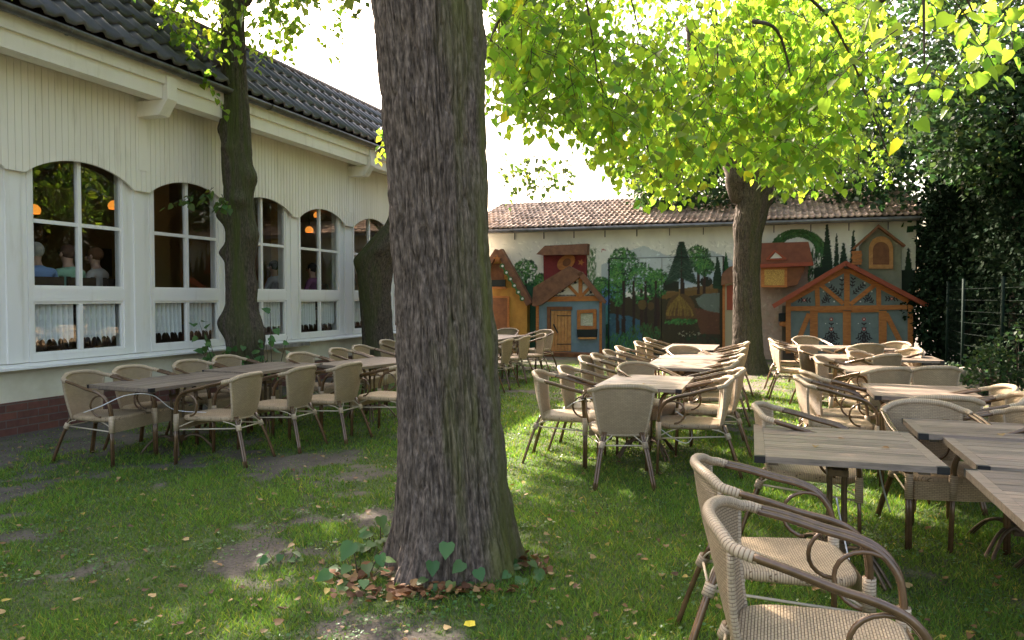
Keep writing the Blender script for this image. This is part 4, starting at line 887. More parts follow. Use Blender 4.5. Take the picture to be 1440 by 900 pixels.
# ================================================================ background trees
def shell(n, c, r, flat=0.):
    v = rnd_dirs(n); k = RNG.uniform(.35, 1, n)**.5; b = 1+.35*(fbm(v[:, 0]*2.2+c[0], v[:, 1]*2.2+c[1], v[:, 2]*2.2, o=3, seed=9)-.5)*2
    return np.array(c)+v*np.array(r)*(k*b)[:, None]
def bush_tree(name, loc, crowns, n, size, m, label, group, trunk_r=.18, trunk_h=4., yellow=.0, lo=.6, hi=1.4):
    o = empty(name, loc, 0, label, 'tree', group); P = np.concatenate([shell(int(n*wt), c, r) for c, r, wt in crowns]); P = P[P[:, 2] > .15]
    b = MB(); b.cc = (0, 0, 0); b.tube([(0, 0, -.05), (.05, 0, trunk_h*.5), (0, .05, trunk_h)], [trunk_r, trunk_r*.8, trunk_r*.4], 10)
    for k in range(5): a = k*1.3; b.tube([(0, .03, trunk_h*.75), (math.cos(a)*.4, math.sin(a)*.4, trunk_h*.95), (math.cos(a)*.8, math.sin(a)*.8, trunk_h*1.2)], [trunk_r*.35, .03, .01], 6)
    b.build('trunk', M['bark2'], o, smooth=True, col=True)
    k = len(P); out = P-np.array([0, 0, trunk_h]); out /= np.linalg.norm(out, axis=1)[:, None]+1e-6
    leaves('crown', P, out*.5+rnd_dirs(k, -.2), rnd_dirs(k, 1.), RNG.uniform(.6, 1.3, k)*size, m, o, tints(k, yellow, lo, hi), True); return o
# big broadleaf trees beyond the outbuilding
bush_tree('broadleaf_tree', (7.6, 21.5, 0), [((0, 0, 6.6), (3.6, 3, 3.4), .6), ((-2.2, 0, 5.2), (2.4, 2, 1.9), .4)], 15000, .17, M['chest'], 'tall green tree rising behind the outbuilding roof near the right', 'trees beyond the yard', .3, 5, .01)
bush_tree('broadleaf_tree', (12.2, 20, 0), [((0, 0, 6.5), (3.6, 3, 4.4), .6), ((-1.8, -1, 4), (2.4, 2, 2.5), .4)], 14000, .17, M['chest'], 'tall green tree behind the hedge at the right rear corner', 'trees beyond the yard', .3, 5, .02)
bush_tree('broadleaf_tree', (10.6, 14.6, 0), [((0, 0, 6.4), (3., 2.6, 2.9), .7), ((-1.2, -.5, 4.8), (1.9, 1.6, 1.4), .3)], 16000, .13, M['chest'], 'dark green tree with yellowing leaf clusters above the evergreen hedge', 'trees beyond the yard', .25, 5, .03)
# evergreens behind the fence
HB = [(10.15, 16.6), (10.2, 15.2), (9.7, 13.7), (9.6, 12.2), (8.9, 10.9), (8.7, 9.4), (8.1, 8.0), (8.3, 6.2), (8.0, 4.2), (8.2, 2.0), (8.0, -.5), (8.2, -3.2)]
HL = ['dark evergreen filling the corner beside the barn front', 'dark evergreen behind the corner, tallest of the hedge', 'dark evergreen behind the left green fence post', 'dark evergreen set back between the two green fence posts', 'dark evergreen behind the right green fence post', 'dark evergreen at the right edge of the picture']
for k, (x, y) in enumerate(HB):
    hh = (4.6, 6.4, 6.2, 6.8, 5.6, 5.4)[k % 6]
    bush_tree('evergreen_tree', (x, y, 0), [((0, 0, hh*.30), (1.15, 1.1, hh*.34), .5), ((0, 0, hh*.66), (.95, .9, hh*.36), .5)], (22000 if k == 0 else 9500) if k < 6 else 3500, (.10 if k == 0 else .09) if k < 6 else .15, M['conif'], HL[k] if k < 6 else 'dark evergreen of the hedge running on beside the viewer', 'evergreen hedge trees behind the fence', .1, hh*.8)
# rear screen added deep behind the hedge corner to cover bright gaps
bush_tree('dark_thicket_tree', (11.9, 18.7, 0), [((0, 0, 2.3), (2.0, 1.6, 2.6), 1.)], 6000, .14, M['conif'], 'dark bushy evergreen in the shade beyond the outbuilding corner', 'evergreen hedge trees behind the fence', .12, 3.)
# low plants in front of hedge
for (px, py, hgt_, lb) in ((1395, 560, .8, 'leafy green shrub at the foot of the right fence post'), (1432, 560, 1.1, 'leafy green shrub at the right edge before the hedge'), (1340, 540, .35, 'small green weeds beside the stone heap')):
    p = at_z(px, py, 0); o = empty('shrub', p, 0, lb, 'shrub', 'shrubs before the fence'); k = 700; P = shell(k, (0, 0, hgt_*.5), (hgt_*.55, hgt_*.5, hgt_*.55)); P = P[P[:, 2] > 0]; k = len(P)
    b = MB()
    for a in range(6): b.tube([(0, 0, 0), (math.cos(a)*hgt_*.2, math.sin(a)*hgt_*.2, hgt_*.5), (math.cos(a)*hgt_*.35, math.sin(a)*hgt_*.35, hgt_*.8)], [.012, .008, .004], 5)
    b.build('stems', M['twig'], o); leaves('foliage', P, rnd_dirs(k, -.2), rnd_dirs(k, 1), RNG.uniform(.05, .09, k), M['chest'], o, tints(k), True)
# ================================================================ wicker armchair (local: faces +Y, origin on the ground)
def back_pt(a, b, off=0.):
    hw = .180+.078*b-.012*b*b; x = a*hw; z = .425+.405*b-.043*b*abs(a)**3.2; y = -.205-.085*b-.01*math.sin(b*PI)+.085*a*a*(.35+.65*b)
    return np.array([x-off*a*.25, y-off, z])
def dtube(mb, pts, r, off, sub=4):
    off = np.array(off, float); mb.tube([np.array(p, float)+off for p in pts], r, 8, sub=sub); mb.tube([np.array(p, float)-off for p in pts], r, 8, sub=sub)
def make_chair():
    root = empty('wicker_armchair')
    # backrest shell with thickness
    nu, nv = 17, 14; V = []; UVs = []; F = []
    for sgn in (0., .016):
        for j in range(nv+1):
            for i in range(nu+1):
                a = -1+2*i/nu; p = back_pt(a, j/nv, sgn); V.append(p); UVs.append((p[0]+1, p[2]))
    s_ = (nu+1)*(nv+1)
    for j in range(nv):
        for i in range(nu):
            a = j*(nu+1)+i; F.append((a, a+1, a+nu+2, a+nu+1)); F.append((s_+a, s_+a+nu+1, s_+a+nu+2, s_+a+1))
    b = MB(); b.add(V, F, UVs)
    back = b.build('backrest', M['weave'], root, smooth=True)
    b = MB()
    top = [back_pt(a, 1, .008)+np.array([0, 0, .004]) for a in np.linspace(-1, 1, 15)]
    ends = lambda s: [np.array([s*.268, -.175, .784]), np.array([s*.272, -.135, .772])]
    path = ends(-1)[::-1]+top+ends(1); b.tube(path, [.019, .020]+[.021]*15+[.020, .019], 10, sub=2)
    for s in (-1, 1): b.tube([back_pt(s, q, .008)+np.array([s*.003, 0, 0]) for q in np.linspace(-.04, .97, 9)], .0125, 8)
    b.tube([back_pt(a, 0, .008) for a in np.linspace(-1, 1, 7)], .012, 8)
    b.build('rim', M['wrap'], back, smooth=True)
    # seat
    def outline(n=36, k=1.):
        o = []
        for i in range(n):
            th = 2*PI*i/n; c, s = math.cos(th), math.sin(th); x = math.copysign(abs(c)**.45, c); y = math.copysign(abs(s)**.45, s)
            hw = .235+.028*y; o.append((x*hw*k, .062+y*.268*k))
        return o
    rings = [(.93, .405), (1., .415), (1.015, .432), (1., .448), (.93, .456), (.6, .452), (.25, .448)]; n = 36; V = []; F = []
    for k, z in rings: V += [(x, y, z) for x, y in outline(n, k)]
    for r in range(len(rings)-1):
        for i in range(n): F.append((r*n+i, r*n+(i+1) % n, (r+1)*n+(i+1) % n, (r+1)*n+i))
    F.append(tuple((len(rings)-1)*n+i for i in range(n))); F.append(tuple(range(n-1, -1, -1)))
    b = MB(); b.add(V, F, [(v[0]+1, v[1]) for v in V]); b.build('seat', M['weave'], root, smooth=True)
    # apron
    b = MB(); k = 14
    for sgn in (0, 1):
        pass
    V = []; UVs = []
    for dy in (0, .014):
        for z in (.318, .425):
            for i in range(k+1): x = -.245+.49*i/k; V.append((x, .330+dy+.012*math.cos(x/.245*PI/2), z)); UVs.append((x+1, z))
    F = [(i+1, i, k+1+i, k+2+i) for i in range(k)]+[(2*(k+1)+i, 2*(k+1)+i+1, 3*(k+1)+i+1, 3*(k+1)+i) for i in range(k)]+[(i, i+1, 2*(k+1)+i+1, 2*(k+1)+i) for i in range(k)]
    b.add(V, F, UVs); b.build('apron', M['weave'], root, smooth=False)
    for s in (-1, 1):
        b = MB(); arm = [(s*.272, -.145, .775), (s*.286, -.04, .752), (s*.296, .08, .718), (s*.298, .185, .694), (s*.294, .270, .655), (s*.287, .322, .588), (s*.280, .338, .515), (s*.276, .340, .45)]
        dtube(b, arm, .0132, (s*.0105, 0, .0055)); ar = b.build('armrest', M['tube'], root, smooth=True)
        b = MB(); th = np.linspace(R(32), R(262), 15)
        b.tube([(s*.278-s*.022*max(0, -math.sin(q)), .222+.106*math.cos(q), .555+.100*math.sin(q)) for q in th], .0085, 7); b.build('arm_loop', M['tube'], root, smooth=True)
        b = MB(); dtube(b, [(s*.276, .340, .45), (s*.276, .345, .22), (s*.277, .350, .0)], .0115, (s*.0095, 0, 0), 1); lg = b.build('leg', M['tube'], root, smooth=True)
        b = MB(); b.tube([(s*.276, .340, .475), (s*.276, .342, .32)], .0245, 10); b.build('binding', M['wrap'], lg, smooth=True)
        b = MB(); dtube(b, [(s*.150, -.205, .445), (s*.178, -.250, .34), (s*.212, -.312, .16), (s*.238, -.360, .0)], .0115, (s*.0095, .003, 0), 2); lg = b.build('leg', M['tube'], root, smooth=True)
        b = MB(); b.tube([(s*.170, -.238, .372), (s*.182, -.257, .322)], .0255, 10); b.build('binding', M['wrap'], lg, smooth=True)
    b = MB(); z = .345
    for s in (-1, 1):
        b.tube([(s*.262, .335, z-.02), (s*.172, -.245, z)], .0065, 6)
        b.tube([(s*.262, .335, z+.0), (s*.235, .26, z+.035), (s*.225, .18, .41)], .005, 5, sub=3); b.tube([(s*.176, -.24, z+.01), (s*.20, -.19, z+.045), (s*.215, -.11, .41)], .005, 5, sub=3)
        b.tube([(s*.172, -.248, z+.01), (s*.12, -.235, z+.05), (s*.09, -.215, .42)], .005, 5, sub=3)
    b.tube([(-.172, -.247, z), (.172, -.247, z)], .0065, 6); b.build('stretcher', M['rod'], root, smooth=True)
    return root
chair0 = make_chair()
DIRS = {'n': N, '-n': -N, 'u': U, '-u': -U}
used = [False]
def chair(px, py, facing, label, group, jit=0., z=.84):
    f = DIRS[facing] if isinstance(facing, str) else np.array([facing[0], facing[1], 0.]); rz = math.atan2(-f[0], f[1])+R(jit+random.uniform(-6, 6))
    p = at_z(px, py, z); c, s = math.cos(rz), math.sin(rz); loc = np.array([p[0]-s*.295*1., p[1]+c*.295, 0.])
    o = chair0 if not used[0] else copy_tree(chair0); used[0] = True
    o.location = (loc[0], loc[1], float(gz(loc[0], loc[1]))-.002); o.rotation_euler = (0, 0, rz); tag(o, label, 'chair', group); return o
GA = 'wicker armchairs along the restaurant tables'; GB = 'wicker armchairs at the far left table'; GC = 'wicker armchairs along the middle table row'; GD_ = 'wicker armchairs around the right tables'
for a in [
 (108, 521.5, 'n', 'cream wicker armchair at the far left end, backed to the restaurant plinth'),
 (178, 514, 'n', 'second cream wicker armchair from the left on the restaurant wall side'),
 (261, 506, 'n', 'third cream wicker armchair from the left on the restaurant wall side'),
 (312, 500, 'n', 'wicker armchair on the wall side just left of the mossy tree foot'),
 (416, 496.5, (.9, -.55), 'wicker armchair on the wall side just right of the mossy tree foot'),
 (469, 490, 'n', 'wicker armchair on the wall side below the fourth arched window'),
 (501, 485.5, 'n', 'wicker armchair on the wall side in front of the leaning tree stub'),
 (539, 477, 'n', 'wicker armchair on the wall side nearest the big trunk, right of the leaning stub'),
 (357, 524.5, '-n', 'nearest cream wicker armchair on the lawn side of the left table row, seen from behind'),
 (433, 516, '-n', 'second wicker armchair on the lawn side of the left table row, back to the lawn'),
 (498, 511, '-n', 'third wicker armchair on the lawn side of the left table row, back upright'),
 (583, 508, '-n', 'wicker armchair at the left table row partly hidden by the big trunk')]: chair(a[0], a[1], a[2], a[3], GA)
for a in [
 (697, 481, '-n', 'wicker armchair at the far left table, closest to the big trunk edge'),
 (719, 477, '-n', 'wicker armchair at the far left table, second in its row beside the big trunk'),
 (743, 472.5, '-n', 'wicker armchair at the far left table, third in its row, seen from the side'),
 (766, 469.5, (-.98, -.2), 'wicker armchair at the far left table, last before the blue playhouse door'),
 (770, 464.5, (-.75, -.65), 'wicker armchair at the back corner of the far left table near the plank door'),
 (716, 462, '-u', 'wicker armchair at the head of the far left table before the ochre playhouse')]: chair(a[0], a[1], a[2], a[3], GB)
for a in [
 (752, 522.5, 'n', 'nearest wicker armchair on the left side of the middle row, legs on open lawn'),
 (788, 515, 'n', 'second wicker armchair on the left side of the middle row'),
 (817, 501, 'n', 'third wicker armchair on the left side of the middle row'),
 (833, 498, 'n', 'fourth wicker armchair on the left side of the middle row'),
 (850, 493.5, 'n', 'fifth wicker armchair on the left side of the middle row'),
 (867, 488, 'n', 'sixth wicker armchair on the left side of the middle row, beside the sunlit tabletop'),
 (894, 480, 'n', 'seventh wicker armchair on the left side of the middle row before the painted haystack'),
 (907, 475.5, 'n', 'last wicker armchair on the left side of the middle row, closest to the mural'),
 (878, 542.5, (.10, 1.), 'wicker armchair at the near head of the middle row, woven back towards the viewer'),
 (888, 509.5, (.55, -.83), 'wicker armchair between the first and second middle tables, facing the viewer'),
 (956, 487, (.3, -.95), 'wicker armchair between the two sunlit middle tables'),
 (1030, 531, (-.95, .2), 'nearest wicker armchair on the right side of the middle row, seen from the side'),
 (1046, 519, '-n', 'second wicker armchair on the right side of the middle row with sunlit rim'),
 (1037, 508, '-n', 'third wicker armchair on the right side of the middle row'),
 (1046, 499.5, '-n', 'fourth wicker armchair on the right side of the middle row'),
 (1048, 490.5, '-n', 'fifth wicker armchair on the right side of the middle row'),
 (1053, 481, '-n', 'last wicker armchair on the right side of the middle row, by the forked tree trunk')]: chair(a[0], a[1], a[2], a[3], GC)
for a in [
 (978, 648, (.97, -.22), 'second nearest wicker armchair, its back rising left of the closest grey tabletop'),
 (998, 712, (.96, -.27), 'nearest wicker armchair, large in the lower right corner of the yard'),
 (1062, 567, (.9, -.45), 'wicker armchair behind the left end of the closest grey tabletop'),
 (1292, 563, (-.12, -1), 'wicker armchair facing the viewer behind the closest grey tabletops'),
 (1333, 557, (.25, 1), 'wicker armchair with its back to the viewer, behind the armchair at the grey tabletops'),
 (1119, 529, 'n', 'wicker armchair left of the striped sunlit tabletop, its arm sweeping right'),
 (1130, 522, (.97, -.1), 'wicker armchair tucked behind the one left of the striped sunlit tabletop'),
 (1147, 502, (.8, -.6), 'wicker armchair at the left end of the second row of right tables'),
 (1259, 517.5, (-.2, 1), 'yellowish wicker armchair back at the far side of the striped sunlit tabletop'),
 (1322, 516, (.1, 1), 'yellowish wicker armchair back beside the stone heap'),
 (1199, 495, (.6, -.8), 'wicker armchair facing the viewer behind the second right tabletop'),
 (1255, 499, (-.3, .95), 'wicker armchair back right of centre at the third right tabletop'),
 (1290, 490, (-.95, -.1), 'sunlit wicker armchair at the right end of the third right tabletop'),
 (1268, 480.5, (-.9, -.3), 'shaded wicker armchair below the right edge of the barn front'),
 (1224, 483.5, (-.1, 1), 'olive shaded wicker armchair back before the barn front door'),
 (1193, 491, (.75, -.65), 'wicker armchair at the middle of the third right tabletop, facing the viewer'),
 (1129, 487, (.7, -.7), 'wicker armchair near the left end of the third right tabletop'),
 (1130, 473, (.1, -1), 'wicker armchair at the far side of the rearmost right tabletop'),
 (1082, 476, 'n', 'sunlit rimmed wicker armchair at the left end of the rearmost right tabletop'),
 (1087, 483, 'n', 'sunlit rimmed wicker armchair one place nearer than the rearmost left one'),
 (1424, 541, '-n', 'sunlit wicker armchair at the right edge, far one of two'),
 (1443, 553, '-n', 'sunlit wicker armchair at the right edge, near one of two'),
 (1462, 576, (-.98, .1), 'wicker armchair cut by the right edge behind the broad grey tabletop')]: chair(a[0], a[1], a[2], a[3], GD_)

# ================================================================ tables
def make_base(root, L):
    b = MB(); zt = .685
    for sx in (-1, 1):
        for sy in (-1, 1): b.tube([(sx*.042, sy*.042, .14), (sx*.042, sy*.042, .60), (sx*.10, sy*.10, .66), (sx*.17, sy*.17, zt)], .0125, 7, sub=3)
    b.build('pedestal', M['iron'], root, smooth=True)
    b = MB(); b.box((-.062, -.062, .11), (.062, .062, .17)); b.box((-.055, -.055, .55), (.055, .055, .585)); b.box((-.25, -.03, zt), (.25, .03, zt+.018)); b.box((-.03, -.25, zt), (-.0, -.031, zt+.018)); b.box((-.03, .031, zt), (.0, .25, zt+.018))
    b.build('collar', M['iron'], root)
    for k in range(4):
        a = PI/4+k*PI/2; c, s = math.cos(a), math.sin(a); b = MB()
        for w_ in (-1, 1):
            ox, oy = -s*.014*w_, c*.014*w_
            b.tube([(c*.05+ox, s*.05+oy, .13), (c*.13+ox, s*.13+oy, .165), (c*.22+ox, s*.22+oy, .135), (c*.30+ox*1.4, s*.30+oy*1.4, .05), (c*.335+ox*1.6, s*.335+oy*1.6, .0)], .0105, 7, sub=3)
        b.build('foot', M['iron'], root, smooth=True)
def table(c, wx, ly, rz, label, group, z=.73, seed=0, tilt=0):
    root = empty('slatted_table', (c[0], c[1], float(gz(c[0], c[1]))-.002), rz, label, 'table', group)
    rg = random.Random(seed); b = MB(); n = max(8, round(ly/.058)); w_ = ly/n; t = .032; e = .055
    for i in range(n):
        v = rg.uniform(.72, 1.22); b.cc = (v*rg.uniform(.96, 1.04), v, v*rg.uniform(.95, 1.04)); y0 = -ly/2+i*w_; cut = rg.uniform(-.25, .25)
        zz_ = z-rg.uniform(0, .0015)
        b.box((-wx/2+e, y0+.0012, z-t), (cut, y0+w_-.0012, zz_)); v2 = v*rg.uniform(.85, 1.15); b.cc = (v2, v2, v2); b.box((cut+.0005, y0+.0012, z-t), (wx/2-e, y0+w_-.0012, zz_))
    top = b.build('tabletop', M['teak'], root, col=True)
    for s in (-1, 1):
        b = MB(); v = rg.uniform(.8, 1.1); b.cc = (v, v, v*.97); b.box((min(s*wx/2, s*(wx/2-e+.001)), -ly/2+.03, z-t-.003), (max(s*wx/2, s*(wx/2-e+.001)), ly/2-.03, z-.0005)); b.build('end_board', M['teak'], top, col=True)
    for s in (-1, 1):
        for q in (-1, 1): b = MB(); b.box((min(s*(wx/2+.001), s*(wx/2-e+.001)), min(q*ly/2, q*(ly/2-.03)), z-t-.004), (max(s*(wx/2+.001), s*(wx/2-e+.001)), max(q*ly/2, q*(ly/2-.03)), z-.0002)); b.build('corner_cap', M['blackcap'], top)
    b = MB(); b.cc = (.7, .7, .7); b.box((-wx/2+.07, -ly/2+.06, z-t-.024), (-wx/2+.12, ly/2-.06, z-t-.001)); b.build('batten', M['teak'], top, col=True); b = MB(); b.cc = (.7, .7, .7); b.box((wx/2-.12, -ly/2+.06, z-t-.024), (wx/2-.07, ly/2-.06, z-t-.001)); b.build('batten', M['teak'], top, col=True)
    make_base(root, ly); return root
RZN = math.atan2(N[1], N[0])
def tq(corner, wx, ly, label, group, seed, rot=None, z=.73):
    """corner = near left corner pixel of the top"""
    p = at_z(corner[0], corner[1], z) if len(corner) == 2 else np.array([corner[0], corner[1], z]); rz = RZN if rot is None else rot; ex = np.array([math.cos(rz), math.sin(rz)]); ey = np.array([-ex[1], ex[0]])
    c = p[:2]+ex*wx/2+ey*ly/2; return table(c, wx, ly, rz, label, group, z, seed)
TGA, TGB, TGC = 'slatted tables along the restaurant', 'slatted tables of the middle row', 'slatted tables at the right'
# left row: slats run along the row, so length along local x
def tq2(A, B, ln, label, group, seed, z=.73):
    """A far-left corner px, B near-right corner px: the short side AB; the table runs ln away from it"""
    a = at_z(*A, z)[:2]; b_ = at_z(*B, z)[:2]; e = (b_-a); wd = np.linalg.norm(e); e /= wd; f = np.array([-e[1], e[0]]); c = (a+b_)/2+f*ln/2
    return table(c, ln, wd, math.atan2(f[1], f[0]), label, group, z, seed)
tq2((122, 540), (211, 546), 1.35, 'weathered grey slatted table at the left end of the restaurant row', TGA, 1)
tq2((284, 520), (358, 523.5), 1.2, 'weathered slatted table before the mossy tree, second in the restaurant row', TGA, 2, z=.745)
tq2((434, 512), (505, 516.5), 1.3, 'weathered slatted table third in the restaurant row, running behind the big trunk', TGA, 3)
table((-.45, 15.2), .85, 2.3, RZN, 'weathered slatted table before the ochre playhouse, right of the big trunk', TGA, seed=4)
tq((834.6, 542.6), .80, 1.15, 'shaded slatted table at the near end of the middle row', TGB, 5)
tq((901, 516.6), .80, 1.30, 'bright sunlit slatted table second in the middle row', TGB, 6)
p = at_z(901, 516.6, .73)[:2]+U[:2]*1.34; tq((p[0], p[1], 0), .80, 1.30, 'bright slatted table third in the middle row', TGB, 7)
tq((930, 490.6), .80, 1.45, 'sunlit slatted table farthest in the middle row before the painted haystack', TGB, 8)
tq((1061, 639.5), .90, 1.02, 'weathered grey slatted table nearest on the left of the broad tabletops', TGC, 9, rot=math.atan2(3.63-3.90, 2.11-1.265))
tq((2.28, 3.63, 0), 1.2, 1.02, 'weathered grey slatted table in the middle of the broad tabletops at the right edge', TGC, 10, z=.728)
tq((1.83, 2.60, 0), 1.2, 1.0, 'weathered grey slatted table closest to the viewer at the right edge', TGC, 11, z=.731)
tq((2.42, 4.42, 0), 1.25, .62, 'weathered grey slatted table behind the broad tabletops at the right edge', TGC, 12, z=.742)
tq((1230, 555), .85, 1.0, 'striped sunlit slatted table behind the wicker armchair backs at the right', TGC, 13)
tq((1190, 524), .86, 1.0, 'pale slatted table second in the receding right row', TGC, 14)
tq((4.05, 10.1, 0), 1.6, .85, 'slatted table third in the receding right row', TGC, 15)
tq((4.35, 12.3, 0), 1.8, .85, 'slatted table rearmost in the right row before the barn front', TGC, 16)

# cables tying furniture together
def cable(pts, label):
    b = MB(); b.tube([at_z(*p) for p in pts], .0042, 6, sub=8); o = b.build('tether_cable', M['cable'], None, smooth=True); tag(o, label, 'cable', 'pale cables tying the furniture')
cable([(118, 580, .60), (140, 572, .62), (178, 556, .70), (215, 556, .66), (245, 576, .50), (290, 580, .47)], 'pale thin cable sagging under the leftmost restaurant table')
cable([(795, 575, .50), (808, 566, .62), (835, 560, .66), (845, 575, .55)], 'pale thin cable knotted on the near left armchair of the middle row')
cable([(925, 600, .42), (945, 615, .33), (965, 623, .28), (973, 612, .33), (965, 590, .44), (950, 578, .5)], 'pale cable loop hanging under the near table of the middle row')
cable([(1237, 662, .66), (1243, 690, .5), (1252, 720, .35)], 'pale thin cable hanging straight below the closest grey tabletop')
cable([(1176, 700, .55), (1190, 770, .3), (1208, 850, .2)], 'pale thin cable running down inside the second nearest armchair')

# ================================================================ stones and fence
def rock(name, c, r, label, group, seed):
    n1, n2 = 14, 9; V = []; rg = np.random.default_rng(seed)
    for j in range(n2+1):
        for i in range(n1):
            th = 2*PI*i/n1; ph = PI*j/n2; v = np.array([math.cos(th)*math.sin(ph), math.sin(th)*math.sin(ph), math.cos(ph)]); k = .8+.4*float(noise(v[0]*1.7+seed, v[1]*1.7, v[2]*1.7)); V.append(np.sign(v)*np.abs(v)**.75*np.array(r)*k)
    F = [(j*n1+i, (j+1)*n1+i, (j+1)*n1+(i+1) % n1, j*n1+(i+1) % n1) for j in range(n2) for i in range(n1)]
    b = MB(); b.add(V, F); o = b.build(name, M['stone'], None, smooth=True); o.location = c; o.rotation_euler = (0, 0, seed); tag(o, label, 'stone', group)
for k, (px, py, r, z, lb) in enumerate([(1349, 552, .17, .10, 'grey stone at the lower left of the heap before the fence'), (1372, 553, .19, .11, 'grey stone at the lower right of the heap before the fence'), (1362, 558, .14, .08, 'small grey stone at the front of the heap'), (1357, 552, .17, .29, 'grey stone on top left of the heap'), (1376, 551, .14, .30, 'rounded grey stone on top right of the heap')]):
    p = at_z(px, py, 0); rock('stone', (p[0], p[1], z), (r*1.35, r, r*.72), lb, 'stones heaped before the fence', k+1)
fe = empty('wire_fence', (8.0, 13.6, 0), 0, 'dark green wire fence with slim posts in front of the evergreens', 'fence')
fp = [(9.1, 15.6), (8.1, 13.4), (7.72, 11.75), (7.2, 9.6), (6.9, 7.4), (6.6, 5.2), (6.4, 3.), (6.2, .8)]
FO = np.array([8.0, 13.6, 0])
for x, y in fp:
    b = MB(); b.tube([(x-8, y-13.6, -.05), (x-8, y-13.6, 1.88)], .028, 8); b.build('post', M['fencegreen'], fe, smooth=True)
b = MB()
for (a, c) in zip(fp[:-1], fp[1:]):
    a3 = np.array([*a, 0])-FO; c3 = np.array([*c, 0])-FO
    for z in np.arange(.1, 1.85, .2): b.tube([a3+[0, 0, z], c3+[0, 0, z]], .0018, 4)
    nn = int(np.linalg.norm(c3-a3)/.12)
    for i in range(1, nn): q = a3+(c3-a3)*i/nn; b.tube([q+[0, 0, .08], q+[0, 0, 1.84]], .0014, 4)
b.build('wire_mesh', M['fencegreen'], fe)

# ================================================================ lamps and diners inside
def lamp(px, py, off, label):
    d = ray(px, py); k = ((LW+N*off-np.array([0, 0, CZ]))@N)/(d@N); p = np.array([0, 0, CZ])+d*k; z = p[2]
    o = empty('pendant_lamp', (p[0], p[1], z), 0, label, 'lamp', 'glowing amber lamps inside the restaurant')
    b = MB(); b.tube([(0, 0, .10), (0, 0, 3.75-z)], .008, 5); b.build('cord', M['black'], o)
    b = MB(); n = 14; prof = [(.015, .09), (.05, .08), (.085, .04), (.095, .0), (.08, -.045)]; V = [(r*math.cos(2*PI*i/n), r*math.sin(2*PI*i/n), z_) for r, z_ in prof for i in range(n)]
    b.add(V, [(j*n+i, j*n+(i+1) % n, (j+1)*n+(i+1) % n, (j+1)*n+i) for j in range(len(prof)-1) for i in range(n)]); b.build('shade', M['lampglow'], o, smooth=True)
em = mat('amber_lamp_shade', (.8, .4, .1), .5); em.node_tree.nodes['Principled BSDF'].inputs['Emission Color'].default_value = (1, .36, .05, 1); em.node_tree.nodes['Principled BSDF'].inputs['Emission Strength'].default_value = .2
M['lampglow'] = em
lamp(161, 290, -1.6, 'glowing amber lamp seen in the upper right pane of the first arched window')
lamp(47, 296, -1.8, 'glowing amber lamp at the left edge of the first arched window')
lamp(303, 288, -1.8, 'glowing amber lamp at the right edge of the second arched window')
lamp(398, 328, -1.8, 'glowing amber lamp in the third arched window beside the mossy tree')
lamp(435, 324, -1.8, 'glowing amber lamp in the fourth arched window, lower of two')
lamp(446, 303, -3.0, 'glowing amber lamp in the fourth arched window, higher of two')
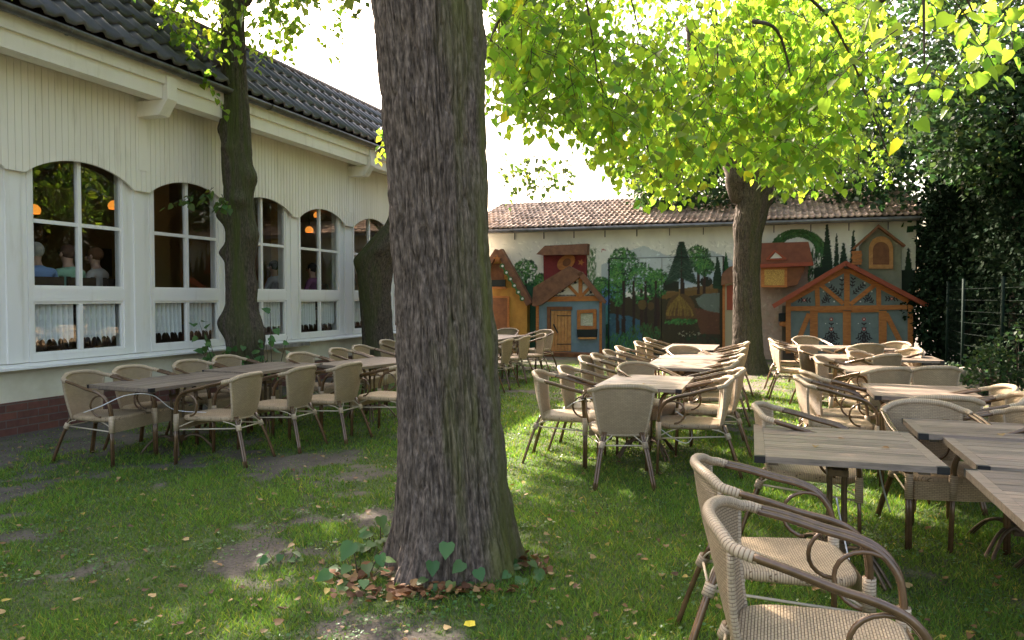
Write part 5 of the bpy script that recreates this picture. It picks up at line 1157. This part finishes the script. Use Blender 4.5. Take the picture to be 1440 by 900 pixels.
def person(px, ztop, off, rz, shirt, hair, label):
    d = ray(px, 400); k = ((LW+N*off-np.array([0, 0, CZ]))@N)/(d@N); p = np.array([0, 0, CZ])+d*k; x, y = p[0], p[1]; z0 = .88
    root = empty('person', (x, y, z0), rz, label, 'person', 'diners inside the restaurant')
    # joints, facing +Y, seated: seat .45
    J = {'pel': (0, 0, .54), 'wai': (0, -.01, .72), 'che': (0, -.02, .92), 'nb': (0, 0, 1.06), 'nk': (0, .015, 1.12), 'hd': (0, .03, 1.20), 'ht': (0, .02, 1.30)}
    sh = lambda s: {'cl': (s*.09, -.01, 1.02), 'sh': (s*.19, -.02, 1.0), 'el': (s*.24, .06, .76), 'wr': (s*.15, .30, .76), 'ha': (s*.12, .37, .76), 'hp': (s*.09, .03, .52), 'kn': (s*.13, .45, .50), 'an': (s*.13, .43, .09), 'to': (s*.14, .58, .035)}
    vs = []; es = []; rs = []; ids = {}
    def v(n_, p_, r_): ids[n_] = len(vs); vs.append(p_); rs.append(r_)
    for n_, r_ in (('pel', (.16, .12)), ('wai', (.14, .10)), ('che', (.165, .11)), ('nb', (.07, .06)), ('nk', (.055, .055)), ('hd', (.078, .092)), ('ht', (.066, .078))): v(n_, J[n_], r_)
    for a, c in (('pel', 'wai'), ('wai', 'che'), ('che', 'nb'), ('nb', 'nk'), ('nk', 'hd'), ('hd', 'ht')): es.append((ids[a], ids[c]))
    for s in (-1, 1):
        q = sh(s)
        for n_, r_ in (('sh', .06), ('el', .042), ('wr', .028), ('ha', .034), ('hp', .085), ('kn', .06), ('an', .04), ('to', .035)): v(n_+str(s), q[n_], (r_, r_))
        for a, c in (('che', 'sh'), ('sh', 'el'), ('el', 'wr'), ('wr', 'ha'), ('pel', 'hp'), ('hp', 'kn'), ('kn', 'an'), ('an', 'to')): es.append((ids[a if a in ids else a+str(s)], ids[c+str(s)]))
        for f in range(5):   # fingers
            a0 = (-.5+f*.25) if f < 4 else 1.1; bx = q['ha'][0]+(-.022+.015*f if f < 4 else -s*.03); L_ = (.07, .08, .075, .06, .05)[f]
            v('f%d%d' % (f, s), (bx, q['ha'][1]+L_*.6, q['ha'][2]-.005), (.009, .009)); v('g%d%d' % (f, s), (bx-s*.004*f, q['ha'][1]+L_, q['ha'][2]-.022), (.008, .008))
            es.append((ids['ha'+str(s)], ids['f%d%d' % (f, s)])); es.append((ids['f%d%d' % (f, s)], ids['g%d%d' % (f, s)]))
    me = bpy.data.meshes.new('body'); me.from_pydata(vs, es, []); ob = bpy.data.objects.new('tmp', me); COL.objects.link(ob)
    ob.modifiers.new('s', 'SKIN'); ob.modifiers.new('d', 'SUBSURF').levels = 2
    for i, r_ in enumerate(rs): me.skin_vertices[0].data[i].radius = r_
    me.skin_vertices[0].data[0].use_root = True
    dg = bpy.context.evaluated_depsgraph_get(); m2 = bpy.data.meshes.new_from_object(ob.evaluated_get(dg)); bpy.data.objects.remove(ob)
    for mm in (M['skin'], shirt, M['dark_in']): m2.materials.append(mm)
    for pl in m2.polygons:
        c = pl.center; pl.use_smooth = True
        pl.material_index = 0 if (c.z > 1.06 or (c.y > .28 and c.z > .7)) else (1 if c.z > .60 else 2)
    body = bpy.data.objects.new('body', m2); COL.objects.link(body); body.parent = root
    def ball(c, r, name, mt, zmin=None):
        b = MB(); n1, n2 = 14, 9; V = []
        for j in range(n2+1):
            for i in range(n1): th = 2*PI*i/n1; ph = PI*j/n2; V.append((c[0]+r[0]*math.cos(th)*math.sin(ph), c[1]+r[1]*math.sin(th)*math.sin(ph), max(c[2]+r[2]*math.cos(ph), zmin if zmin else -9)))
        b.add(V, [(j*n1+i, (j+1)*n1+i, (j+1)*n1+(i+1) % n1, j*n1+(i+1) % n1) for j in range(n2) for i in range(n1)]); return b.build(name, mt, root, smooth=True)
    ball((0, .005, 1.255), (.088, .10, .10), 'hair', hair); ball((0, .128, 1.215), (.012, .018, .02), 'nose', M['skin'])
    for s in (-1, 1): ball((s*.083, .03, 1.215), (.012, .02, .03), 'ear', M['skin']); ball((s*.032, .112, 1.24), (.012, .01, .008), 'eye', M['black'])
    # chair under the diner
    ch = empty('dining_chair', (x, y, z0), rz, 'dark wooden chair under the '+label.split(',')[0], 'chair', 'dining chairs inside the restaurant')
    b = MB(); b.box((-.21, -.2, .42), (.21, .22, .455)); b.build('seat', M['dark_in'], ch); b = MB(); b.box((-.20, -.235, .62), (.20, -.215, .92)); b.build('backrest', M['dark_in'], ch)
    for sx in (-1, 1):
        for sy in (-1, 1): b = MB(); b.box((sx*.19-.018, sy*.19-.018, 0), (sx*.19+.018, sy*.19+.018, .42 if sy > 0 else .93)); b.build('leg', M['dark_in'], ch)
def cm(n_, c): return mat(n_, c, .85)
person(52, 0, -.50, R(60), cm('blue_shirt', (.22, .34, .60)), cm('grey_hair', (.45, .42, .38)), 'diner in a blue shirt, leftmost in the first arched window')
person(97, 0, -.50, R(75), cm('green_shirt', (.30, .52, .38)), cm('brown_hair', (.12, .06, .035)), 'diner in a pale green shirt, in the middle of the first arched window')
person(136, 0, -.62, R(95), cm('cream_top', (.55, .5, .45)), cm('auburn_hair', (.20, .09, .04)), 'diner in a cream top with auburn hair, right in the first arched window')
person(386, 0, -.6, R(80), cm('white_top', (.5, .5, .52)), cm('dark_hair', (.03, .02, .015)), 'diner in a white top, in the third arched window')
person(440, 0, -.6, R(80), cm('plum_top', (.26, .09, .2)), cm('black_hair', (.02, .015, .015)), 'diner in a plum top with dark hair, in the fourth arched window')

# ================================================================ sprouts, litter
def sprout(loc, lv, label, nleaf=0, rad=.3, m='weed', size=.07, name='leafy_sprout'):
    o = empty(name, loc, 0, label, 'plant', 'leafy sprouts in the yard'); b = MB(); P = []; A = []; S_ = []
    for (dx, dy, z, s) in lv:
        b.tube([(dx*.3, dy*.3, -.02), (dx*.7, dy*.7, z*.6), (dx, dy, z)], [.004, .003, .002], 5, sub=3); P.append((dx, dy, z)); A.append((dx+random.gauss(0, .07), dy-.12, -.1+random.gauss(0, .08))); S_.append(s*.82)
    for _ in range(nleaf):
        a = random.uniform(0, 2*PI); r_ = rad*random.random()**.6; z = random.uniform(.03, .5)*rad*1.1; P.append((r_*math.cos(a), r_*math.sin(a), z)); A.append((math.cos(a), math.sin(a)-.4, -.3)); S_.append(size*random.uniform(.6, 1.3))
        b.tube([(r_*.4*math.cos(a), r_*.4*math.sin(a), -.02), P[-1]], .002, 4)
    n = len(P); b.build('stem', M['twig'], o); nr = np.stack([RNG.normal(0, .25, n), RNG.normal(-.35, .2, n), np.ones(n)], 1)
    leaves('foliage', np.array(P), np.array(A), nr, np.array(S_), M[m], o, tints(n, .02, .8, 1.25)); return o
sprout(at_z(632, 829, 0), [(-.01, 0, .25, .115), (-.09, .0, .15, .10), (.07, .02, .14, .10), (.15, .0, .11, .095), (-.12, -.03, .07, .085), (.02, -.05, .06, .085), (-.05, -.06, .05, .08), (.10, -.03, .05, .08)], 'heart leaved green sprout standing against the foot of the big trunk')
sprout(at_z(508, 812, 0), [(-.05, 0, .19, .13), (.10, .02, .12, .09), (.04, -.05, .09, .09), (.14, -.06, .07, .08), (-.10, -.04, .07, .08)], 'pale heart leaved sprout left of the big trunk among dry leaves', 14, .22)
sprout(at_z(535, 772, 0), [(0, 0, .2, .10), (.05, 0, .14, .09), (-.06, 0, .10, .08)], 'green sprout behind the dry leaves at the left root of the big trunk', 16, .2)
sprout(at_z(745, 812, 0), [(0, 0, .09, .08), (.05, -.03, .06, .07), (-.06, 0, .06, .06)], 'small sprout right of the big trunk in the grass', 8, .15)
sprout(at_z(395, 792, 0), [(0, 0, .05, .06)], 'low weed rosette on the bare soil left of the big trunk', 12, .14, size=.05)
for (px, z, n_, rd, lb) in ((330, 0, 55, .42, 'leafy ivy shoots climbing the foot of the mossy tree'), (395, 0, 22, .3, 'leafy shoots right of the mossy tree foot')):
    p = T2+np.array([(px-340)/1050*10.6, -.42, 0]); o = empty('leafy_sprout', p, 0, lb, 'plant', 'leafy sprouts in the yard'); P = []; b = MB()
    for k in range(7):
        e = np.array([random.uniform(-rd, rd), random.uniform(-.15, .1), random.uniform(.7, 1.35)]); b.tube([(0, 0, 0), e*.55+[0, -.03, .05], e], [.007, .005, .002], 5, sub=3)
        for q in np.linspace(.45, 1, n_//7+1): P.append(e*q+RNG.normal(0, .05, 3))
    P = np.array(P); n = len(P); b.build('stem', M['twig'], o, smooth=True); A = rnd_dirs(n, -.6); leaves('foliage', P, A, rnd_dirs(n, .8)-np.array([0, .6, 0]), RNG.uniform(.08, .14, n), M['weed'], o, tints(n, .02))
# fallen leaves
def litter(name, P, size, cols, label, zoff=.008, up=.25):
    n = len(P); z = gz(P[:, 0], P[:, 1])+RNG.uniform(.004, .03, n)+zoff; Q = np.stack([P[:, 0], P[:, 1], z], 1); a = RNG.uniform(0, 2*PI, n); A = np.stack([np.cos(a), np.sin(a), RNG.normal(0, .2, n)], 1)
    c = np.array(cols)[RNG.integers(0, len(cols), n)]*RNG.uniform(.7, 1.25, (n, 1)); o = leaves(name, Q, A, np.stack([RNG.normal(0, up, n), RNG.normal(0, up, n), np.ones(n)], 1), size, M['dryleaf'], None, c); return tag(o, label, 'leaves', kind='stuff')
LC = [(.75, .85, .85), (.95, 1.1, 1.2), (.6, .55, .5), (.8, 1.0, .5), (.65, .7, .8), (.3, .26, .35), (.45, .4, .45)]
n = 1600; d = 2.2*(15/2.2)**RNG.random(n); P = np.stack([RNG.uniform(-.75, .75, n)*d, d], 1); ok = ((P-LW[:2])@N[:2] > .2) & (P[:, 1] < 17.5) & (np.hypot(P[:, 0]+.38, P[:, 1]-4.3) > .45); P = P[ok]
litter('fallen_leaves', P, RNG.uniform(.016, .044, len(P)), LC, 'yellow and brown fallen leaves scattered over the lawn')
c0 = at_z(560, 838, 0)[:2]; P = np.concatenate([c0+RNG.normal(0, 1, (75, 2))*[.15, .08], at_z(520, 815, 0)[:2]+RNG.normal(0, 1, (45, 2))*[.12, .08], at_z(650, 838, 0)[:2]+RNG.normal(0, 1, (45, 2))*[.2, .04], at_z(735, 800, 0)[:2]+RNG.normal(0, 1, (40, 2))*[.10, .08]])
P = P[np.hypot(P[:, 0]+.33, P[:, 1]-4.32) > .40]
litter('dry_leaf_pile', P, RNG.uniform(.028, .06, len(P)), [(.45, .34, .36), (.55, .42, .42), (.28, .19, .2), (.75, .72, .7)], 'rust brown dry leaves heaped at the left root of the big trunk', .01, .6)
p = at_z(660, 889, 0); b = MB()
V = [(0, 0, .004), (-.026, .0, .012), (-.020, .028, .018), (.002, .050, .012), (.024, .026, .02), (.028, .0, .010)]
b.add(V, [(0, 3, 2, 1), (0, 5, 4, 3)]); b.add([(v_[0], v_[1], v_[2]-.0012) for v_ in V], [(0, 1, 2, 3), (0, 3, 4, 5)]); o = b.build('yellow_leaf', mat('yellow_leaf', (.78, .60, .05), .6)); o.location = (p[0], p[1], float(gz(p[0], p[1]))+.014); tag(o, 'bright yellow fallen leaf on bare soil before the big trunk', 'leaf')


tops = [o for o in SC.objects if o.get('category') == 'table']; TP = []
bpy.context.view_layer.update()
for o in tops:
    dm = next(c for c in o.children if c.name.startswith('tabletop')).data; xs_ = [v.co.x for v in dm.vertices]; ys_ = [v.co.y for v in dm.vertices]; zt_ = max(v.co.z for v in dm.vertices)
    for _ in range(random.choice((0, 1, 2, 3))):
        TP.append(list(o.matrix_world @ Vector((random.uniform(min(xs_), max(xs_))*.85, random.uniform(min(ys_), max(ys_))*.85, zt_+.004))))
TP = np.array(TP); n = len(TP); a = RNG.uniform(0, 2*PI, n)
lo = leaves('leaves_on_tables', TP, np.stack([np.cos(a), np.sin(a), np.zeros(n)], 1), np.stack([np.zeros(n), np.zeros(n), np.ones(n)], 1)+RNG.normal(0, .08, (n, 3)), RNG.uniform(.03, .05, n), M['dryleaf'], None, np.array(LC)[RNG.integers(0, len(LC), n)]*1.2)
tag(lo, 'few small fallen leaves lying on the slatted tabletops', 'leaves', kind='stuff')

# tiny broadleaf weeds in the turf and on the trodden soil
n = 5200; d = 2.2*(9/2.2)**RNG.random(n); P = np.stack([RNG.uniform(-.75, .75, n)*d, d], 1); cl = fbm(P[:, 0]*2.2, P[:, 1]*2.2, o=3, seed=91); P = P[(cl > .54) & ((P-LW[:2])@N[:2] > .3) & (np.hypot(P[:, 0]+.33, P[:, 1]-4.32) > .42)]
n = len(P); q = np.repeat(P, 4, 0)+RNG.normal(0, .014, (4*n, 2)); a = RNG.uniform(0, 2*PI, 4*n)
wl = leaves('lawn_weeds', np.stack([q[:, 0], q[:, 1], gz(q[:, 0], q[:, 1])+RNG.uniform(.008, .035, 4*n)], 1), np.stack([np.cos(a), np.sin(a), RNG.normal(.1, .2, 4*n)], 1), np.stack([RNG.normal(0, .3, 4*n), RNG.normal(0, .3, 4*n), np.ones(4*n)], 1), RNG.uniform(.010, .028, 4*n), M['weed'], None, tints(4*n, .03), True)
tag(wl, 'tiny broadleaf weeds scattered through the turf', 'weeds', kind='stuff')
